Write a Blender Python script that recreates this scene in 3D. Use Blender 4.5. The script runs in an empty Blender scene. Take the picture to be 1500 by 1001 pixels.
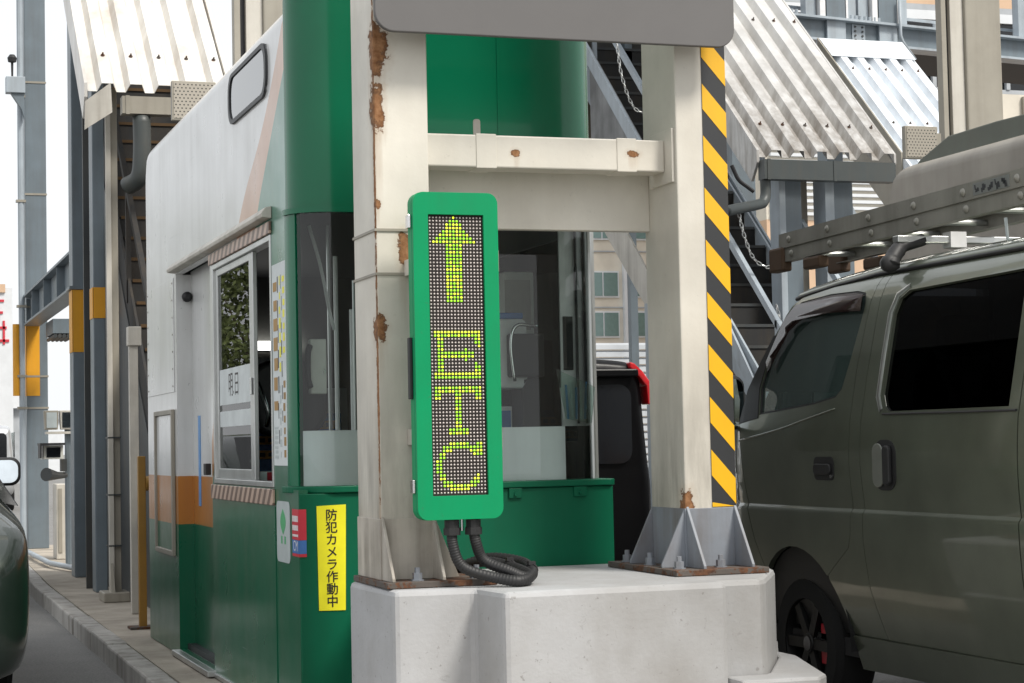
import bpy, bmesh, math, random
from mathutils import Vector, Matrix
from mathutils.geometry import tessellate_polygon

rnd = random.Random(11)
SC = bpy.context.scene
COL = SC.collection
PI = math.pi

# ------------------------------------------------------------------ helpers
def tag(o, label=None, cat=None, group=None, kind=None):
    if label: o['label'] = label
    if cat: o['category'] = cat
    if group: o['group'] = group
    if kind: o['kind'] = kind
    return o

def thing(name, label, cat, loc, group=None):
    o = bpy.data.objects.new(name, None)
    o.empty_display_size = 0.1
    COL.objects.link(o)
    o.location = loc
    return tag(o, label, cat, group)

def root_loc(o):
    while o.parent: o = o.parent
    return Vector(o.location)

class MB:
    """collects faces in world coordinates and links them as one mesh object"""
    def __init__(s): s.v = []; s.f = []; s.m = []; s.mi = 0
    def add(s, vs, fs):
        b = len(s.v); s.v += [tuple(v) for v in vs]
        for f in fs: s.f.append([b+i for i in f]); s.m.append(s.mi)
        return s
    def box(s, x0, x1, y0, y1, z0, z1):
        vs = [(x, y, z) for z in (z0, z1) for y in (y0, y1) for x in (x0, x1)]
        return s.add(vs, [(0,2,3,1),(4,5,7,6),(0,1,5,4),(2,6,7,3),(0,4,6,2),(1,3,7,5)])
    def obox(s, c, ax, ay, az):
        c, ax, ay, az = map(Vector, (c, ax, ay, az))
        vs = [c+ax*i+ay*j+az*k for k in (-1,1) for j in (-1,1) for i in (-1,1)]
        return s.add(vs, [(0,2,3,1),(4,5,7,6),(0,1,5,4),(2,6,7,3),(0,4,6,2),(1,3,7,5)])
    def bar(s, p, q, w, h, up=(0,0,1)):
        p, q = Vector(p), Vector(q); d = q-p; n = d.normalized()
        sd = n.cross(Vector(up))
        if sd.length < 1e-4: sd = n.cross(Vector((1,0,0)))
        sd.normalize(); u = sd.cross(n)
        return s.obox((p+q)/2, d/2, sd*w/2, u*h/2)
    def prism(s, poly, axis, a, b):
        def P(p, t):
            return {'x': (t, p[0], p[1]), 'y': (p[0], t, p[1]), 'z': (p[0], p[1], t)}[axis]
        n = len(poly)
        vs = [P(p, a) for p in poly]+[P(p, b) for p in poly]
        fs = [tuple(range(n)), tuple(range(2*n-1, n-1, -1))]+[(i, (i+1) % n, n+(i+1) % n, n+i) for i in range(n)]
        return s.add(vs, fs)
    def poly(s, pts): return s.add(pts, [tuple(range(len(pts)))])
    def tube(s, pts, r, n=10, caps=True):
        pts = [Vector(p) for p in pts]; k = len(pts)
        rs = r if isinstance(r, (list, tuple)) else [r]*k
        vs = []; fs = []; prev = None
        for i, p in enumerate(pts):
            t = (pts[min(i+1, k-1)]-pts[max(i-1, 0)]).normalized()
            if prev is None:
                a = t.cross(Vector((0,0,1)))
                if a.length < 1e-3: a = t.cross(Vector((1,0,0)))
            else: a = prev-t*prev.dot(t)
            a.normalize(); prev = a; b = t.cross(a)
            for j in range(n):
                w = 2*PI*j/n; vs.append(p+(a*math.cos(w)+b*math.sin(w))*rs[i])
        for i in range(k-1):
            for j in range(n): fs.append((i*n+j, i*n+(j+1) % n, (i+1)*n+(j+1) % n, (i+1)*n+j))
        if caps: fs += [tuple(range(n-1, -1, -1)), tuple(range((k-1)*n, k*n))]
        return s.add(vs, fs)
    def cyl(s, p, q, r, n=14): return s.tube([p, q], r, n)
    def lathe(s, prof, c, axis, n=32):
        """profile [(radius, along)] turned round the axis through c"""
        c = Vector(c); A = Vector({'x': (1,0,0), 'y': (0,1,0), 'z': (0,0,1)}[axis])
        U = Vector({'x': (0,1,0), 'y': (0,0,1), 'z': (1,0,0)}[axis]); W = A.cross(U)
        vs = []; fs = []; k = len(prof)
        for r, t in prof:
            for j in range(n):
                w = 2*PI*j/n; vs.append(c+A*t+(U*math.cos(w)+W*math.sin(w))*r)
        for i in range(k-1):
            for j in range(n): fs.append((i*n+j, i*n+(j+1) % n, (i+1)*n+(j+1) % n, (i+1)*n+j))
        return s.add(vs, fs)
    def build(s, name, mats, parent=None, smooth=False, bevel=0, seg=2, kind=None, solid=0, split=False, recalc=True, face=None):
        me = bpy.data.meshes.new(name)
        off = root_loc(parent) if parent else Vector((0,0,0))
        me.from_pydata([Vector(v)-off for v in s.v], [], s.f)
        mats = mats if isinstance(mats, (list, tuple)) else [mats]
        for m in mats: me.materials.append(m)
        for p, i in zip(me.polygons, s.m): p.material_index = i
        if recalc:
            bm = bmesh.new(); bm.from_mesh(me)
            bmesh.ops.recalc_face_normals(bm, faces=bm.faces); bm.to_mesh(me); bm.free()
        if face:
            av = Vector((0,0,0))
            for p in me.polygons: av += p.normal*p.area
            if av.dot(Vector(face)) < 0:
                bm = bmesh.new(); bm.from_mesh(me); bmesh.ops.reverse_faces(bm, faces=bm.faces); bm.to_mesh(me); bm.free()
        if smooth: me.polygons.foreach_set('use_smooth', [True]*len(me.polygons))
        o = bpy.data.objects.new(name, me); COL.objects.link(o)
        if parent: o.parent = parent
        if solid:
            md = o.modifiers.new('solid', 'SOLIDIFY'); md.thickness = solid; md.offset = -1
        if bevel:
            md = o.modifiers.new('bevel', 'BEVEL'); md.width = bevel; md.segments = seg
            md.limit_method = 'ANGLE'; md.angle_limit = math.radians(35)
        if split:
            md = o.modifiers.new('split', 'EDGE_SPLIT'); md.split_angle = math.radians(32)
        if kind: o['kind'] = kind
        return o

def kids(o): return [c for c in COL.objects if c.parent == o]

def copy_tree(o, off, parent=None):
    c = o.copy(); COL.objects.link(c)
    if parent: c.parent = parent
    else: c.location = Vector(o.location)+Vector(off)
    for ch in kids(o): copy_tree(ch, off, c)
    return c

def rrect(x0, x1, y0, y1, r, n=6):
    pts = []
    for cx, cy, a in ((x1-r, y1-r, 0), (x0+r, y1-r, 90), (x0+r, y0+r, 180), (x1-r, y0+r, 270)):
        for i in range(n+1):
            w = math.radians(a+90*i/n); pts.append((cx+r*math.cos(w), cy+r*math.sin(w)))
    return pts

def smooth_path(pts, k=8):
    """Catmull-Rom through the points"""
    P = [Vector(p) for p in pts]; P = [P[0]*2-P[1]]+P+[P[-1]*2-P[-2]]; out = []
    for i in range(1, len(P)-2):
        a, b, c, d = P[i-1:i+3]
        for j in range(k):
            t = j/k
            out.append(0.5*((2*b)+(c-a)*t+(2*a-5*b+4*c-d)*t*t+(3*b-a-3*c+d)*t**3))
    return out+[P[-2]]

def sheet(outline, holes, fn, us=(), vs=()):
    """fills a 2-D outline with holes, cuts it along u and v lines and lifts it with fn(u,v)->xyz"""
    loops = [[Vector((u, v, 0)) for u, v in outline]]+[[Vector((u, v, 0)) for u, v in h] for h in holes]
    flat = [p for l in loops for p in l]
    bm = bmesh.new(); bv = [bm.verts.new(p) for p in flat]
    for t in tessellate_polygon(loops):
        try: bm.faces.new([bv[i] for i in t])
        except ValueError: pass
    for n, vals in (((1,0,0), us), ((0,1,0), vs)):
        for c in vals:
            g = bm.verts[:]+bm.edges[:]+bm.faces[:]
            bmesh.ops.bisect_plane(bm, geom=g, plane_co=Vector(n)*c, plane_no=n, dist=1e-5)
    m = MB(); bm.verts.index_update()
    m.add([fn(v.co.x, v.co.y) for v in bm.verts], [[v.index for v in f.verts] for f in bm.faces])
    bm.free(); return m

def text_mb(body, size, place, spacing=1.0, bold=0.0, align='CENTER'):
    """lettering as mesh; place(x,y) -> world point"""
    c = bpy.data.curves.new('lettering', 'FONT'); c.body = body; c.size = size
    c.align_x = align; c.align_y = 'CENTER'; c.offset = bold
    o = bpy.data.objects.new('lettering', c); COL.objects.link(o)
    dg = bpy.context.evaluated_depsgraph_get(); dg.update()
    me = bpy.data.meshes.new_from_object(o.evaluated_get(dg))
    m = MB(); m.add([place(v.co.x, v.co.y) for v in me.vertices], [tuple(p.vertices) for p in me.polygons])
    bpy.data.objects.remove(o); bpy.data.curves.remove(c); bpy.data.meshes.remove(me)
    return m

# ------------------------------------------------------------------ materials
def srgb(r, g, b):
    f = lambda c: c/12.92 if c <= .04045 else ((c+.055)/1.055)**2.4
    return tuple(f(x/255) for x in (r, g, b))

class NT:
    def __init__(s, name):
        s.m = bpy.data.materials.new(name); s.m.use_nodes = True; s.t = s.m.node_tree
        s.t.nodes.clear(); s.out = s.n('ShaderNodeOutputMaterial')
        s.co = s.n('ShaderNodeTexCoord').outputs['Object']
    def n(s, t, **k):
        nd = s.t.nodes.new(t)
        for a, b in k.items(): setattr(nd, a, b)
        return nd
    def set(s, sock, v):
        if hasattr(v, 'is_linked'): s.t.links.new(v, sock)
        else: sock.default_value = v
    def math(s, op, a, b=0.0, clamp=False):
        nd = s.n('ShaderNodeMath', operation=op, use_clamp=clamp); s.set(nd.inputs[0], a); s.set(nd.inputs[1], b); return nd.outputs[0]
    def mapping(s, sc, loc=(0,0,0)):
        nd = s.n('ShaderNodeMapping'); s.t.links.new(s.co, nd.inputs[0])
        nd.inputs['Scale'].default_value = sc; nd.inputs['Location'].default_value = loc; return nd.outputs[0]
    def noise(s, scale, detail=4, rough=.55, sc=None, dist=0.0):
        nd = s.n('ShaderNodeTexNoise'); v = s.mapping(sc) if sc else s.co
        s.t.links.new(v, nd.inputs['Vector']); nd.inputs['Scale'].default_value = scale
        nd.inputs['Detail'].default_value = detail; nd.inputs['Roughness'].default_value = rough
        nd.inputs['Distortion'].default_value = dist; return nd.outputs['Fac']
    def ramp(s, fac, a, b, lo=0.0, hi=1.0):
        nd = s.n('ShaderNodeMapRange'); s.set(nd.inputs[0], fac)
        for i, x in enumerate((a, b, lo, hi)): nd.inputs[i+1].default_value = x
        return nd.outputs[0]
    def mix(s, fac, a, b):
        nd = s.n('ShaderNodeMix', data_type='RGBA'); s.set(nd.inputs[0], fac)
        c = lambda x: x if hasattr(x, 'is_linked') else (*x, 1) if len(x) == 3 else x
        s.set(nd.inputs[6], c(a)); s.set(nd.inputs[7], c(b)); return nd.outputs[2]
    def xyz(s):
        nd = s.n('ShaderNodeSeparateXYZ'); s.t.links.new(s.co, nd.inputs[0]); return nd.outputs
    def bsdf(s, **k):
        b = s.n('ShaderNodeBsdfPrincipled')
        for a, v in k.items():
            a = a.replace('_', ' ')
            s.set(b.inputs[a], (*v, 1) if isinstance(v, tuple) and len(v) == 3 else v)
        s.t.links.new(b.outputs[0], s.out.inputs[0]); return b
    def bump(s, b, h, strength=.2, dist=.01):
        nd = s.n('ShaderNodeBump'); s.set(nd.inputs['Height'], h); nd.inputs['Strength'].default_value = strength
        nd.inputs['Distance'].default_value = dist; s.t.links.new(nd.outputs[0], b.inputs['Normal'])

def paint(name, col, rough=.5, metal=0.0, var=.12, dirt=0.0, dcol=(.09,.075,.055), rust=0.0, rscale=5, blobs=(),
          spots=0.0, bump=.12, bscale=60, coat=0.0, vscale=2.5, streak=8, foot=0, footcol=(.12,.105,.085), spec=None, pits=0, rcol=((.17,.065,.02),(.36,.19,.09))):
    """weathered surface: broad variation, run-off streaks, rust patches, specks"""
    t = NT(name)
    c = t.mix(t.ramp(t.noise(vscale, 5), .3, .7), tuple(x*(1-var) for x in col), tuple(min(1, x*(1+var)) for x in col))
    if dirt:
        d = t.noise(1.0, 6, .6, sc=(streak, streak, .55))
        d2 = t.noise(3.0, 5, .65)
        f = t.math('MULTIPLY', t.ramp(t.math('MULTIPLY', d, t.math('ADD', d2, .5)), .42, .75), dirt, True)
        c = t.mix(f, c, dcol)
    if spots:
        sp = t.ramp(t.noise(38, 3, .7), .66, .70)
        c = t.mix(t.math('MULTIPLY', sp, spots), c, (.10,.085,.07))
    if foot:
        X = t.xyz()
        f = t.math('MULTIPLY', t.ramp(X[2], foot, .0), t.ramp(t.noise(1.0, 6, .65, sc=(9,9,1.6)), .30, .62))
        c = t.mix(t.math('MULTIPLY', f, .85), c, footcol)
    if pits:
        pt = t.ramp(t.noise(16, 7, .72, dist=.8), .635, .65)
        c = t.mix(t.math('MULTIPLY', pt, pits), c, (.16,.15,.14))
        c = t.mix(t.math('MULTIPLY', t.ramp(t.noise(1.4, 6, .65), .40, .72), .55), c, (.25,.24,.225))
    r = rough
    rf = None; rimf = None
    if rust: rf = t.ramp(t.noise(rscale, 8, .68, dist=.4), 1-rust, 1-rust+.025)
    for (p, rad) in blobs:
        sb = t.n('ShaderNodeVectorMath', operation='SUBTRACT'); t.t.links.new(t.co, sb.inputs[0]); sb.inputs[1].default_value = p
        dv = t.n('ShaderNodeVectorMath', operation='DIVIDE'); t.t.links.new(sb.outputs[0], dv.inputs[0]); dv.inputs[1].default_value = rad
        ln = t.n('ShaderNodeVectorMath', operation='LENGTH'); t.t.links.new(dv.outputs[0], ln.inputs[0])
        k = t.math('ADD', ln.outputs['Value'], t.math('MULTIPLY', t.math('SUBTRACT', t.noise(22, 6, .7), .5), 2.6))
        f = t.ramp(k, 1.0, .9)
        halo = t.ramp(k, 1.75, 1.0)
        c = t.mix(t.math('MULTIPLY', halo, .22), c, (.40,.28,.17))
        s2 = t.n('ShaderNodeVectorMath', operation='SUBTRACT'); t.t.links.new(t.co, s2.inputs[0]); s2.inputs[1].default_value = (p[0], p[1], p[2]-rad[2]*1.9)
        d2 = t.n('ShaderNodeVectorMath', operation='DIVIDE'); t.t.links.new(s2.outputs[0], d2.inputs[0]); d2.inputs[1].default_value = (rad[0]*.8, rad[1]*1.5, rad[2]*2.2)
        l2 = t.n('ShaderNodeVectorMath', operation='LENGTH'); t.t.links.new(d2.outputs[0], l2.inputs[0])
        k2 = t.math('ADD', l2.outputs['Value'], t.math('MULTIPLY', t.math('SUBTRACT', t.noise(1, 5, .6, sc=(60,60,4)), .5), 2.2))
        c = t.mix(t.math('MULTIPLY', t.ramp(k2, 1.2, .3), .22), c, (.33,.20,.10))
        rf = f if rf is None else t.math('MAXIMUM', rf, f)
        rim = t.math('MULTIPLY', t.ramp(k, .62, .88), f)
        rimf = rim if rimf is None else t.math('MAXIMUM', rimf, rim)
    if rf is not None:
        rc = t.mix(t.ramp(t.noise(30, 6, .7), .35, .65), *rcol)
        if rimf is not None: rc = t.mix(t.math('MULTIPLY', rimf, .8), rc, (.085,.04,.02))
        c = t.mix(rf, c, rc); r = t.mix(rf, (rough,)*3, (.9,)*3)
    b = t.bsdf(Base_Color=c, Roughness=r, Metallic=metal)
    if spec is not None: b.inputs['Specular IOR Level'].default_value = spec
    if coat: b.inputs['Coat Weight'].default_value = coat; b.inputs['Coat Roughness'].default_value = .06
    if bump: t.bump(b, t.noise(bscale, 4, .6), bump, .004)
    return t.m

def plain(name, col, rough=.5, metal=0.0, coat=0.0, emit=None, estr=0.0):
    t = NT(name)
    c = t.mix(t.ramp(t.noise(9, 4), .3, .7), tuple(x*.9 for x in col), tuple(min(1, x*1.08) for x in col))
    b = t.bsdf(Base_Color=c, Roughness=rough, Metallic=metal)
    b.inputs['Coat Weight'].default_value = coat; b.inputs['Coat Roughness'].default_value = .05
    if emit: b.inputs['Emission Color'].default_value = (*emit, 1); b.inputs['Emission Strength'].default_value = estr
    return t.m

def glass(name, tint=(.9,.95,.93), refl=.04, rough=0.0, dirt=0.0, gcol=.97, haze=0.0, dcol=(.5,.5,.47)):
    t = NT(name)
    tr = t.n('ShaderNodeBsdfTransparent'); tr.inputs[0].default_value = (*tint, 1)
    gl = t.n('ShaderNodeBsdfGlossy'); gl.inputs['Roughness'].default_value = rough; gl.inputs[0].default_value = (gcol,gcol,gcol,1)
    fr = t.n('ShaderNodeFresnel'); fr.inputs[0].default_value = 1.5
    f = t.math('ADD', fr.outputs[0], refl, True)
    mx = t.n('ShaderNodeMixShader'); t.t.links.new(f, mx.inputs[0])
    t.t.links.new(tr.outputs[0], mx.inputs[1]); t.t.links.new(gl.outputs[0], mx.inputs[2])
    last = mx.outputs[0]
    if dirt or haze:
        df = t.n('ShaderNodeBsdfDiffuse'); df.inputs[0].default_value = (*dcol,1)
        m2 = t.n('ShaderNodeMixShader'); t.t.links.new(last, m2.inputs[1]); t.t.links.new(df.outputs[0], m2.inputs[2])
        t.set(m2.inputs[0], t.math('ADD', t.math('MULTIPLY', t.ramp(t.noise(1, 6, .6, sc=(9,9,1.2)), .45, .8), dirt), haze)); last = m2.outputs[0]
    t.t.links.new(last, t.out.inputs[0]); return t.m

M = {}
M['cream'] = paint('cream_paint', (.66,.625,.55), .42, dirt=.16, dcol=(.30,.22,.14), streak=4, spots=.12, rust=.18, rscale=9,
                   blobs=[((-.605,.0,2.07),(.055,.06,.11)), ((-.60,.0,1.84),(.03,.06,.10)), ((-.60,.0,.985),(.03,.06,.05)),
                          ((-.50,.0,1.29),(.028,.05,.07)), ((-.60,.0,1.46),(.012,.03,.02)), ((.66,.44,1.43),(.03,.06,.06)), ((.665,.0,.26),(.03,.06,.07)),
                          ((-.610,.0,1.75),(.0035,.02,.7)), ((-.610,.0,.75),(.003,.02,.5)), ((-.35,.12,1.775),(.2,.03,.006)), ((-.56,.0,.03),(.10,.2,.07)), ((-.35,.0,.06),(.08,.2,.06)), ((.0,.10,1.69),(.02,.05,.015)), ((.5,.10,1.70),(.03,.05,.015))], bump=.18, bscale=35, foot=.95)
M['cream_dirty'] = paint('cream_paint_grimy', (.50,.46,.40), .55, dirt=.75, dcol=(.10,.08,.06), rust=.27, rscale=7, bump=.3, bscale=40)
M['gusset'] = paint('grey_primer', (.22,.24,.27), .55, dirt=.6, dcol=(.12,.09,.07), rust=.33, rscale=8, bump=.25, bscale=30)
M['rusty'] = paint('rusted_plate', (.10,.085,.075), .9, rust=.50, rcol=((.05,.022,.012),(.15,.065,.03)), rscale=12, bump=.6, bscale=40, dirt=.4)
M['concrete_white'] = paint('white_painted_concrete', (.425,.43,.44), .68, dirt=.40, dcol=(.20,.18,.155), spots=.45, pits=.25, streak=1.8, bump=.32, bscale=55, var=.07)
M['concrete'] = paint('pavement_concrete', (.40,.355,.295), .9, dirt=.45, spots=.6, bump=.5, bscale=45, var=.22, streak=2)
M['kerb'] = paint('kerb_concrete', (.40,.385,.36), .9, dirt=.6, spots=.7, bump=.6, bscale=35, var=.2)
M['board'] = paint('board_back_grey', (.125,.120,.118), .6, var=.05, bump=.05)
M['steel'] = paint('blue_grey_steel', (.15,.185,.21), .42, dirt=.45, dcol=(.10,.10,.10), bump=.12, rust=.16, rscale=7, spots=.2)
M['steel_light'] = paint('pale_blue_grey_steel', (.36,.41,.45), .42, dirt=.4, dcol=(.16,.16,.16), bump=.12, rust=.16, spots=.2)
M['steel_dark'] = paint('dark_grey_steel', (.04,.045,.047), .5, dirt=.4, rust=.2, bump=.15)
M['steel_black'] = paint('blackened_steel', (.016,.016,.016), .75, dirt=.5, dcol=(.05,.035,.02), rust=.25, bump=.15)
M['beige'] = paint('beige_steel', (.31,.285,.235), .5, dirt=.35, dcol=(.15,.13,.10), bump=.12, rust=.15)
M['beige_pale'] = paint('pale_beige_steel', (.55,.52,.46), .5, dirt=.5, dcol=(.2,.17,.13), bump=.12, rust=.2)
M['corr'] = paint('corrugated_white_metal', (.72,.70,.66), .38, dirt=.5, dcol=(.33,.26,.19), rust=.2, rscale=6, bump=.1, streak=3)
M['corr_dirty'] = paint('stained_corrugated_metal', (.62,.615,.60), .36, metal=.25, dirt=.35, dcol=(.24,.21,.17), rust=.24, rscale=6, bump=.1, streak=3, foot=1.5, footcol=(.17,.14,.11))
M['corr_cool'] = paint('corrugated_new_white_metal', (.72,.76,.80), .38, dirt=.15, bump=.08)
M['black'] = plain('black_rubber', (.018,.018,.019), .55)
M['dark'] = plain('dark_interior', (.03,.03,.032), .7)
M['tyre'] = plain('tyre_rubber', (.007,.007,.007), .9)
M['rim'] = plain('dark_alloy', (.007,.007,.0075), .5, .4)
M['alu'] = paint('aluminium', (.55,.56,.55), .32, .85, var=.1, dirt=.3, dcol=(.2,.2,.19), bump=.08)
M['ladder'] = paint('weathered_ladder_alloy', (.33,.32,.285), .5, .55, var=.12, dirt=.4, dcol=(.10,.10,.08), bump=.12, spots=.2)
M['wood'] = plain('brown_rubber_block', (.075,.042,.022), .7)
M['yellow'] = paint('hazard_yellow', (.85,.46,.012), .4, var=.04, dirt=.1, bump=.05)
M['hazblack'] = paint('hazard_black', (.035,.036,.038), .4, var=.05, bump=.05)
M['amber'] = paint('amber_panel', (.72,.33,.012), .5, var=.06, dirt=.15, bump=.06)
M['ochre'] = paint('ochre_post', (.36,.19,.03), .5, dirt=.4, rust=.2, bump=.1)
M['signgreen'] = paint('sign_green', (.0,.27,.103), .5, spec=.2, var=.06, dirt=.16, dcol=(.05,.10,.06), bump=.06, spots=.2)
M['yellowlabel'] = plain('yellow_vinyl', (.82,.76,.02), .4)
M['ink'] = plain('black_ink', (.02,.015,.015), .5)
M['white'] = plain('white_plastic', (.7,.7,.7), .45)
M['paper'] = plain('paper', (.62,.66,.66), .7)
M['red'] = plain('red_vinyl', (.55,.03,.05), .4)
M['blue'] = plain('blue_vinyl', (.05,.16,.42), .4)
M['skyblue'] = plain('blue_tape', (.10,.30,.62), .4)
M['palegrey'] = plain('pale_grey_vinyl', (.45,.50,.50), .45)
M['leaf'] = plain('leaf_green_ink', (.08,.38,.16), .45)
M['orange_label'] = plain('orange_label', (.62,.30,.06), .5)
M['led_panel'] = plain('led_panel', (.014,.009,.008), .8)
M['led_off'] = plain('unlit_led_lens', (.72,.65,.61), .3)
M['led_green'] = plain('lit_green_led', (.3,.7,.02), .4, emit=(.30,.80,.012), estr=.72)
M['led_yellow'] = plain('lit_yellow_led', (.8,.8,.05), .4, emit=(.66,.92,.03), estr=.92)
M['lamp'] = plain('lit_tube', (.9,.9,.9), .4, emit=(1,.99,.95), estr=2.2)
M['glass'] = glass('booth_glass', (.84,.91,.88), .01, dirt=.04, gcol=.85)
M['tinted'] = glass('added_tinted_pane', (.52,.60,.58), .0, gcol=.3)
M['pane_glass'] = glass('side_pane_glass', (.80,.90,.86), .0, dirt=.02, gcol=.62)
M['oval_glass'] = glass('upper_window_glass', (.55,.6,.62), .15)
M['glass_lens'] = glass('lamp_glass', (.75,.8,.85), .15)
M['glass_teal'] = glass('van_front_glass', (.62,.80,.76), .02, dirt=.04, haze=.10, dcol=(.30,.44,.41))  # teal haze stands in for pale steel seen and reflected in the glass
M['glass_dark'] = glass('privacy_glass', (.02,.022,.025), .0, gcol=.4)
M['visor'] = plain('smoked_visor', (.022,.012,.011), .16)
M['mirror'] = plain('mirror_glass', (.82,.88,.92), .03, 1.0)
M['edge_highlight'] = plain('pressed_edge_highlight', (.62,.63,.60), .28, .9)  # sky highlight on the van's window pressing, given as a bright metal colour
M['chrome'] = plain('bright_metal', (.7,.7,.7), .15, 1.0)
M['lampred'] = plain('red_lens', (.55,.01,.015), .15, coat=1)
M['film'] = paint('frosted_film', (.80,.82,.83), .3, var=.06, dirt=.15, dcol=(.3,.3,.3), bump=.06)
M['lower_green'] = paint('booth_green', (.0,.105,.050), .5, var=.10, dirt=.16, dcol=(.02,.05,.03), bump=.06, spots=.12, spec=.22)
M['upper_green'] = paint('booth_green_gloss', (.0,.125,.057), .25, var=.06, bump=.035, bscale=12, coat=.25, spec=.3)
M['stonewall'] = paint('pale_wall', (.66,.61,.52), .85, var=.06, bump=.1, streak=1, dirt=.1)
M['peach'] = paint('peach_wall', (.62,.43,.29), .85, var=.06, bump=.1, dirt=.1, streak=1)
M['whitewall'] = paint('white_wall', (.66,.68,.70), .8, var=.05, bump=.06)
M['bandgrey'] = paint('grey_band', (.38,.40,.42), .7)
M['winteal'] = plain('building_glass', (.13,.22,.21), .12, coat=.6)
M['windark'] = plain('dark_window', (.008,.009,.011), .12, coat=.1)
M['chair'] = plain('black_vinyl', (.012,.012,.014), .4)
M['booth_in'] = paint('booth_interior', (.13,.13,.12), .7, dirt=.2)
M['machine'] = plain('beige_machine', (.66,.66,.60), .45)
M['rack'] = plain('dark_rack', (.035,.037,.04), .5)
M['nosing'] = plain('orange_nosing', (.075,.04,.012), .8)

def stripes(name, cols, axis_expr, period, duty, rough=.45, dirt=.15):
    t = NT(name); X = t.xyz()
    v = t.math('ADD', t.math('ADD', t.math('MULTIPLY', X[0], axis_expr[0]), t.math('MULTIPLY', X[1], axis_expr[1])), t.math('MULTIPLY', X[2], axis_expr[2]))
    fr = t.math('FRACT', t.math('ADD', t.math('DIVIDE', v, period), axis_expr[3]))
    f = t.math('LESS_THAN', fr, duty)
    c = t.mix(f, cols[0], cols[1])
    c = t.mix(t.math('MULTIPLY', t.ramp(t.noise(1, 6, .6, sc=(8,8,1)), .45, .8), dirt), c, (.12,.1,.08))
    b = t.bsdf(Base_Color=c, Roughness=rough); t.bump(b, t.noise(40), .08, .003); return t.m
M['sash_stripe'] = stripes('faded_warning_stripe', ((.50,.36,.28),(.16,.10,.075)), (0,1,1.0,0), .115, .5, .4, .35)

def perforated():
    t = NT('perforated_beige_panel'); X = t.xyz()
    row = t.math('DIVIDE', X[2], .022)
    sh = t.math('MULTIPLY', t.math('MODULO', t.math('FLOOR', t.math('ADD', row, 200)), 2), .5)
    fx = t.math('SUBTRACT', t.math('FRACT', t.math('ADD', t.math('DIVIDE', X[0], .026), t.math('ADD', sh, 50))), .5)
    fz = t.math('SUBTRACT', t.math('FRACT', t.math('ADD', row, 200)), .5)
    d = t.math('ADD', t.math('MULTIPLY', fx, fx), t.math('MULTIPLY', fz, fz))
    c = t.mix(t.math('LESS_THAN', d, .05), (.33,.30,.25), (.03,.027,.024))
    t.bsdf(Base_Color=c, Roughness=.6); return t.m
M['perf'] = perforated()

def asphalt():
    t = NT('asphalt')
    c = t.mix(t.ramp(t.noise(55, 6, .75), .35, .7), (.12,.12,.118), (.27,.265,.255))
    c = t.mix(t.math('MULTIPLY', t.ramp(t.noise(1.3, 6, .6), .35, .7), .5), c, (.26,.255,.245))
    c = t.mix(t.ramp(t.noise(120, 2, .5), .68, .74), c, (.35,.34,.32))
    b = t.bsdf(Base_Color=c, Roughness=.88); t.bump(b, t.noise(80, 5, .7), .7, .012); return t.m
M['asphalt'] = asphalt()

def livery(name, gloss):
    """booth side: white above, orange and green below, both sweeping up towards the front corner"""
    t = NT(name); X = t.xyz()
    y = t.math('ADD', X[1], 10.2); z = t.math('ADD', X[2], .125)
    def curve(pts):
        nd = t.n('ShaderNodeFloatCurve'); cv = nd.mapping.curves[0]
        while len(cv.points) > 2: cv.points.remove(cv.points[0])
        for i, (a, b) in enumerate(pts):
            if i < 2: cv.points[i].location = (a/3.5, (b-7.5)/6)
            else: cv.points.new(a/3.5, (b-7.5)/6)
        nd.mapping.update()
        t.set(nd.inputs['Value'], t.math('DIVIDE', z, 3.5)); nd.inputs['Factor'].default_value = 1
        return t.math('ADD', t.math('MULTIPLY', nd.outputs[0], 6), 7.5)
    yo = curve([(1.0,10.2),(1.5,10.05),(2.0,9.6),(2.4,9.28),(2.77,8.67),(3.02,8.36),(3.3,8.1)])
    yg = curve([(.8,10.14),(1.1,10.13),(1.3,10.0),(1.9,9.2),(2.4,8.82),(2.61,8.59),(2.93,8.22),(3.2,7.9)])
    org = t.math('MAXIMUM', t.math('LESS_THAN', z, 1.148), t.math('LESS_THAN', y, yo))
    grn = t.math('MAXIMUM', t.math('LESS_THAN', z, .872), t.math('LESS_THAN', y, yg))
    wht = t.mix(t.ramp(t.noise(2.2, 5), .3, .7), (.61,.615,.605), (.71,.715,.71))
    d = t.ramp(t.math('MULTIPLY', t.noise(1, 6, .6, sc=(7,7,.5)), t.math('ADD', t.noise(3, 5), .5)), .40, .8)
    glare = t.ramp(z, 1.5, 2.4)  # sky glare on the upper stripes, put into their colour
    c = t.mix(org, wht, t.mix(glare, (.47,.185,.035), (.55,.33,.22))); c = t.mix(grn, c, t.mix(glare, (.003,.115,.055), (.06,.21,.15)))
    c = t.mix(t.math('MULTIPLY', d, .22), c, (.15,.13,.10))
    sc = t.ramp(t.noise(1, 3, .6, sc=(1.4,1.4,42)), .715, .74); c = t.mix(t.math('MULTIPLY', sc, .45), c, (.34,.38,.36))
    sp = t.ramp(t.noise(26, 3, .7), .70, .73); c = t.mix(t.math('MULTIPLY', sp, .6), c, (.05,.045,.04))
    b = t.bsdf(Base_Color=c, Roughness=t.ramp(t.noise(4, 5), .3, .7, .26, .38), Coat_Weight=gloss, Coat_Roughness=.12)
    b.inputs['Specular IOR Level'].default_value = .22
    t.bump(b, t.noise(1.1, 1, .4), .10, .012)
    return t.m
M['shaded_booth'] = paint('booth_white_in_shade', (.30,.275,.235), .45, dirt=.3, dcol=(.15,.12,.09), bump=.05)  # shade on the far booth's white wall, put into its colour
M['livery'] = livery('booth_livery', .45)

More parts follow.
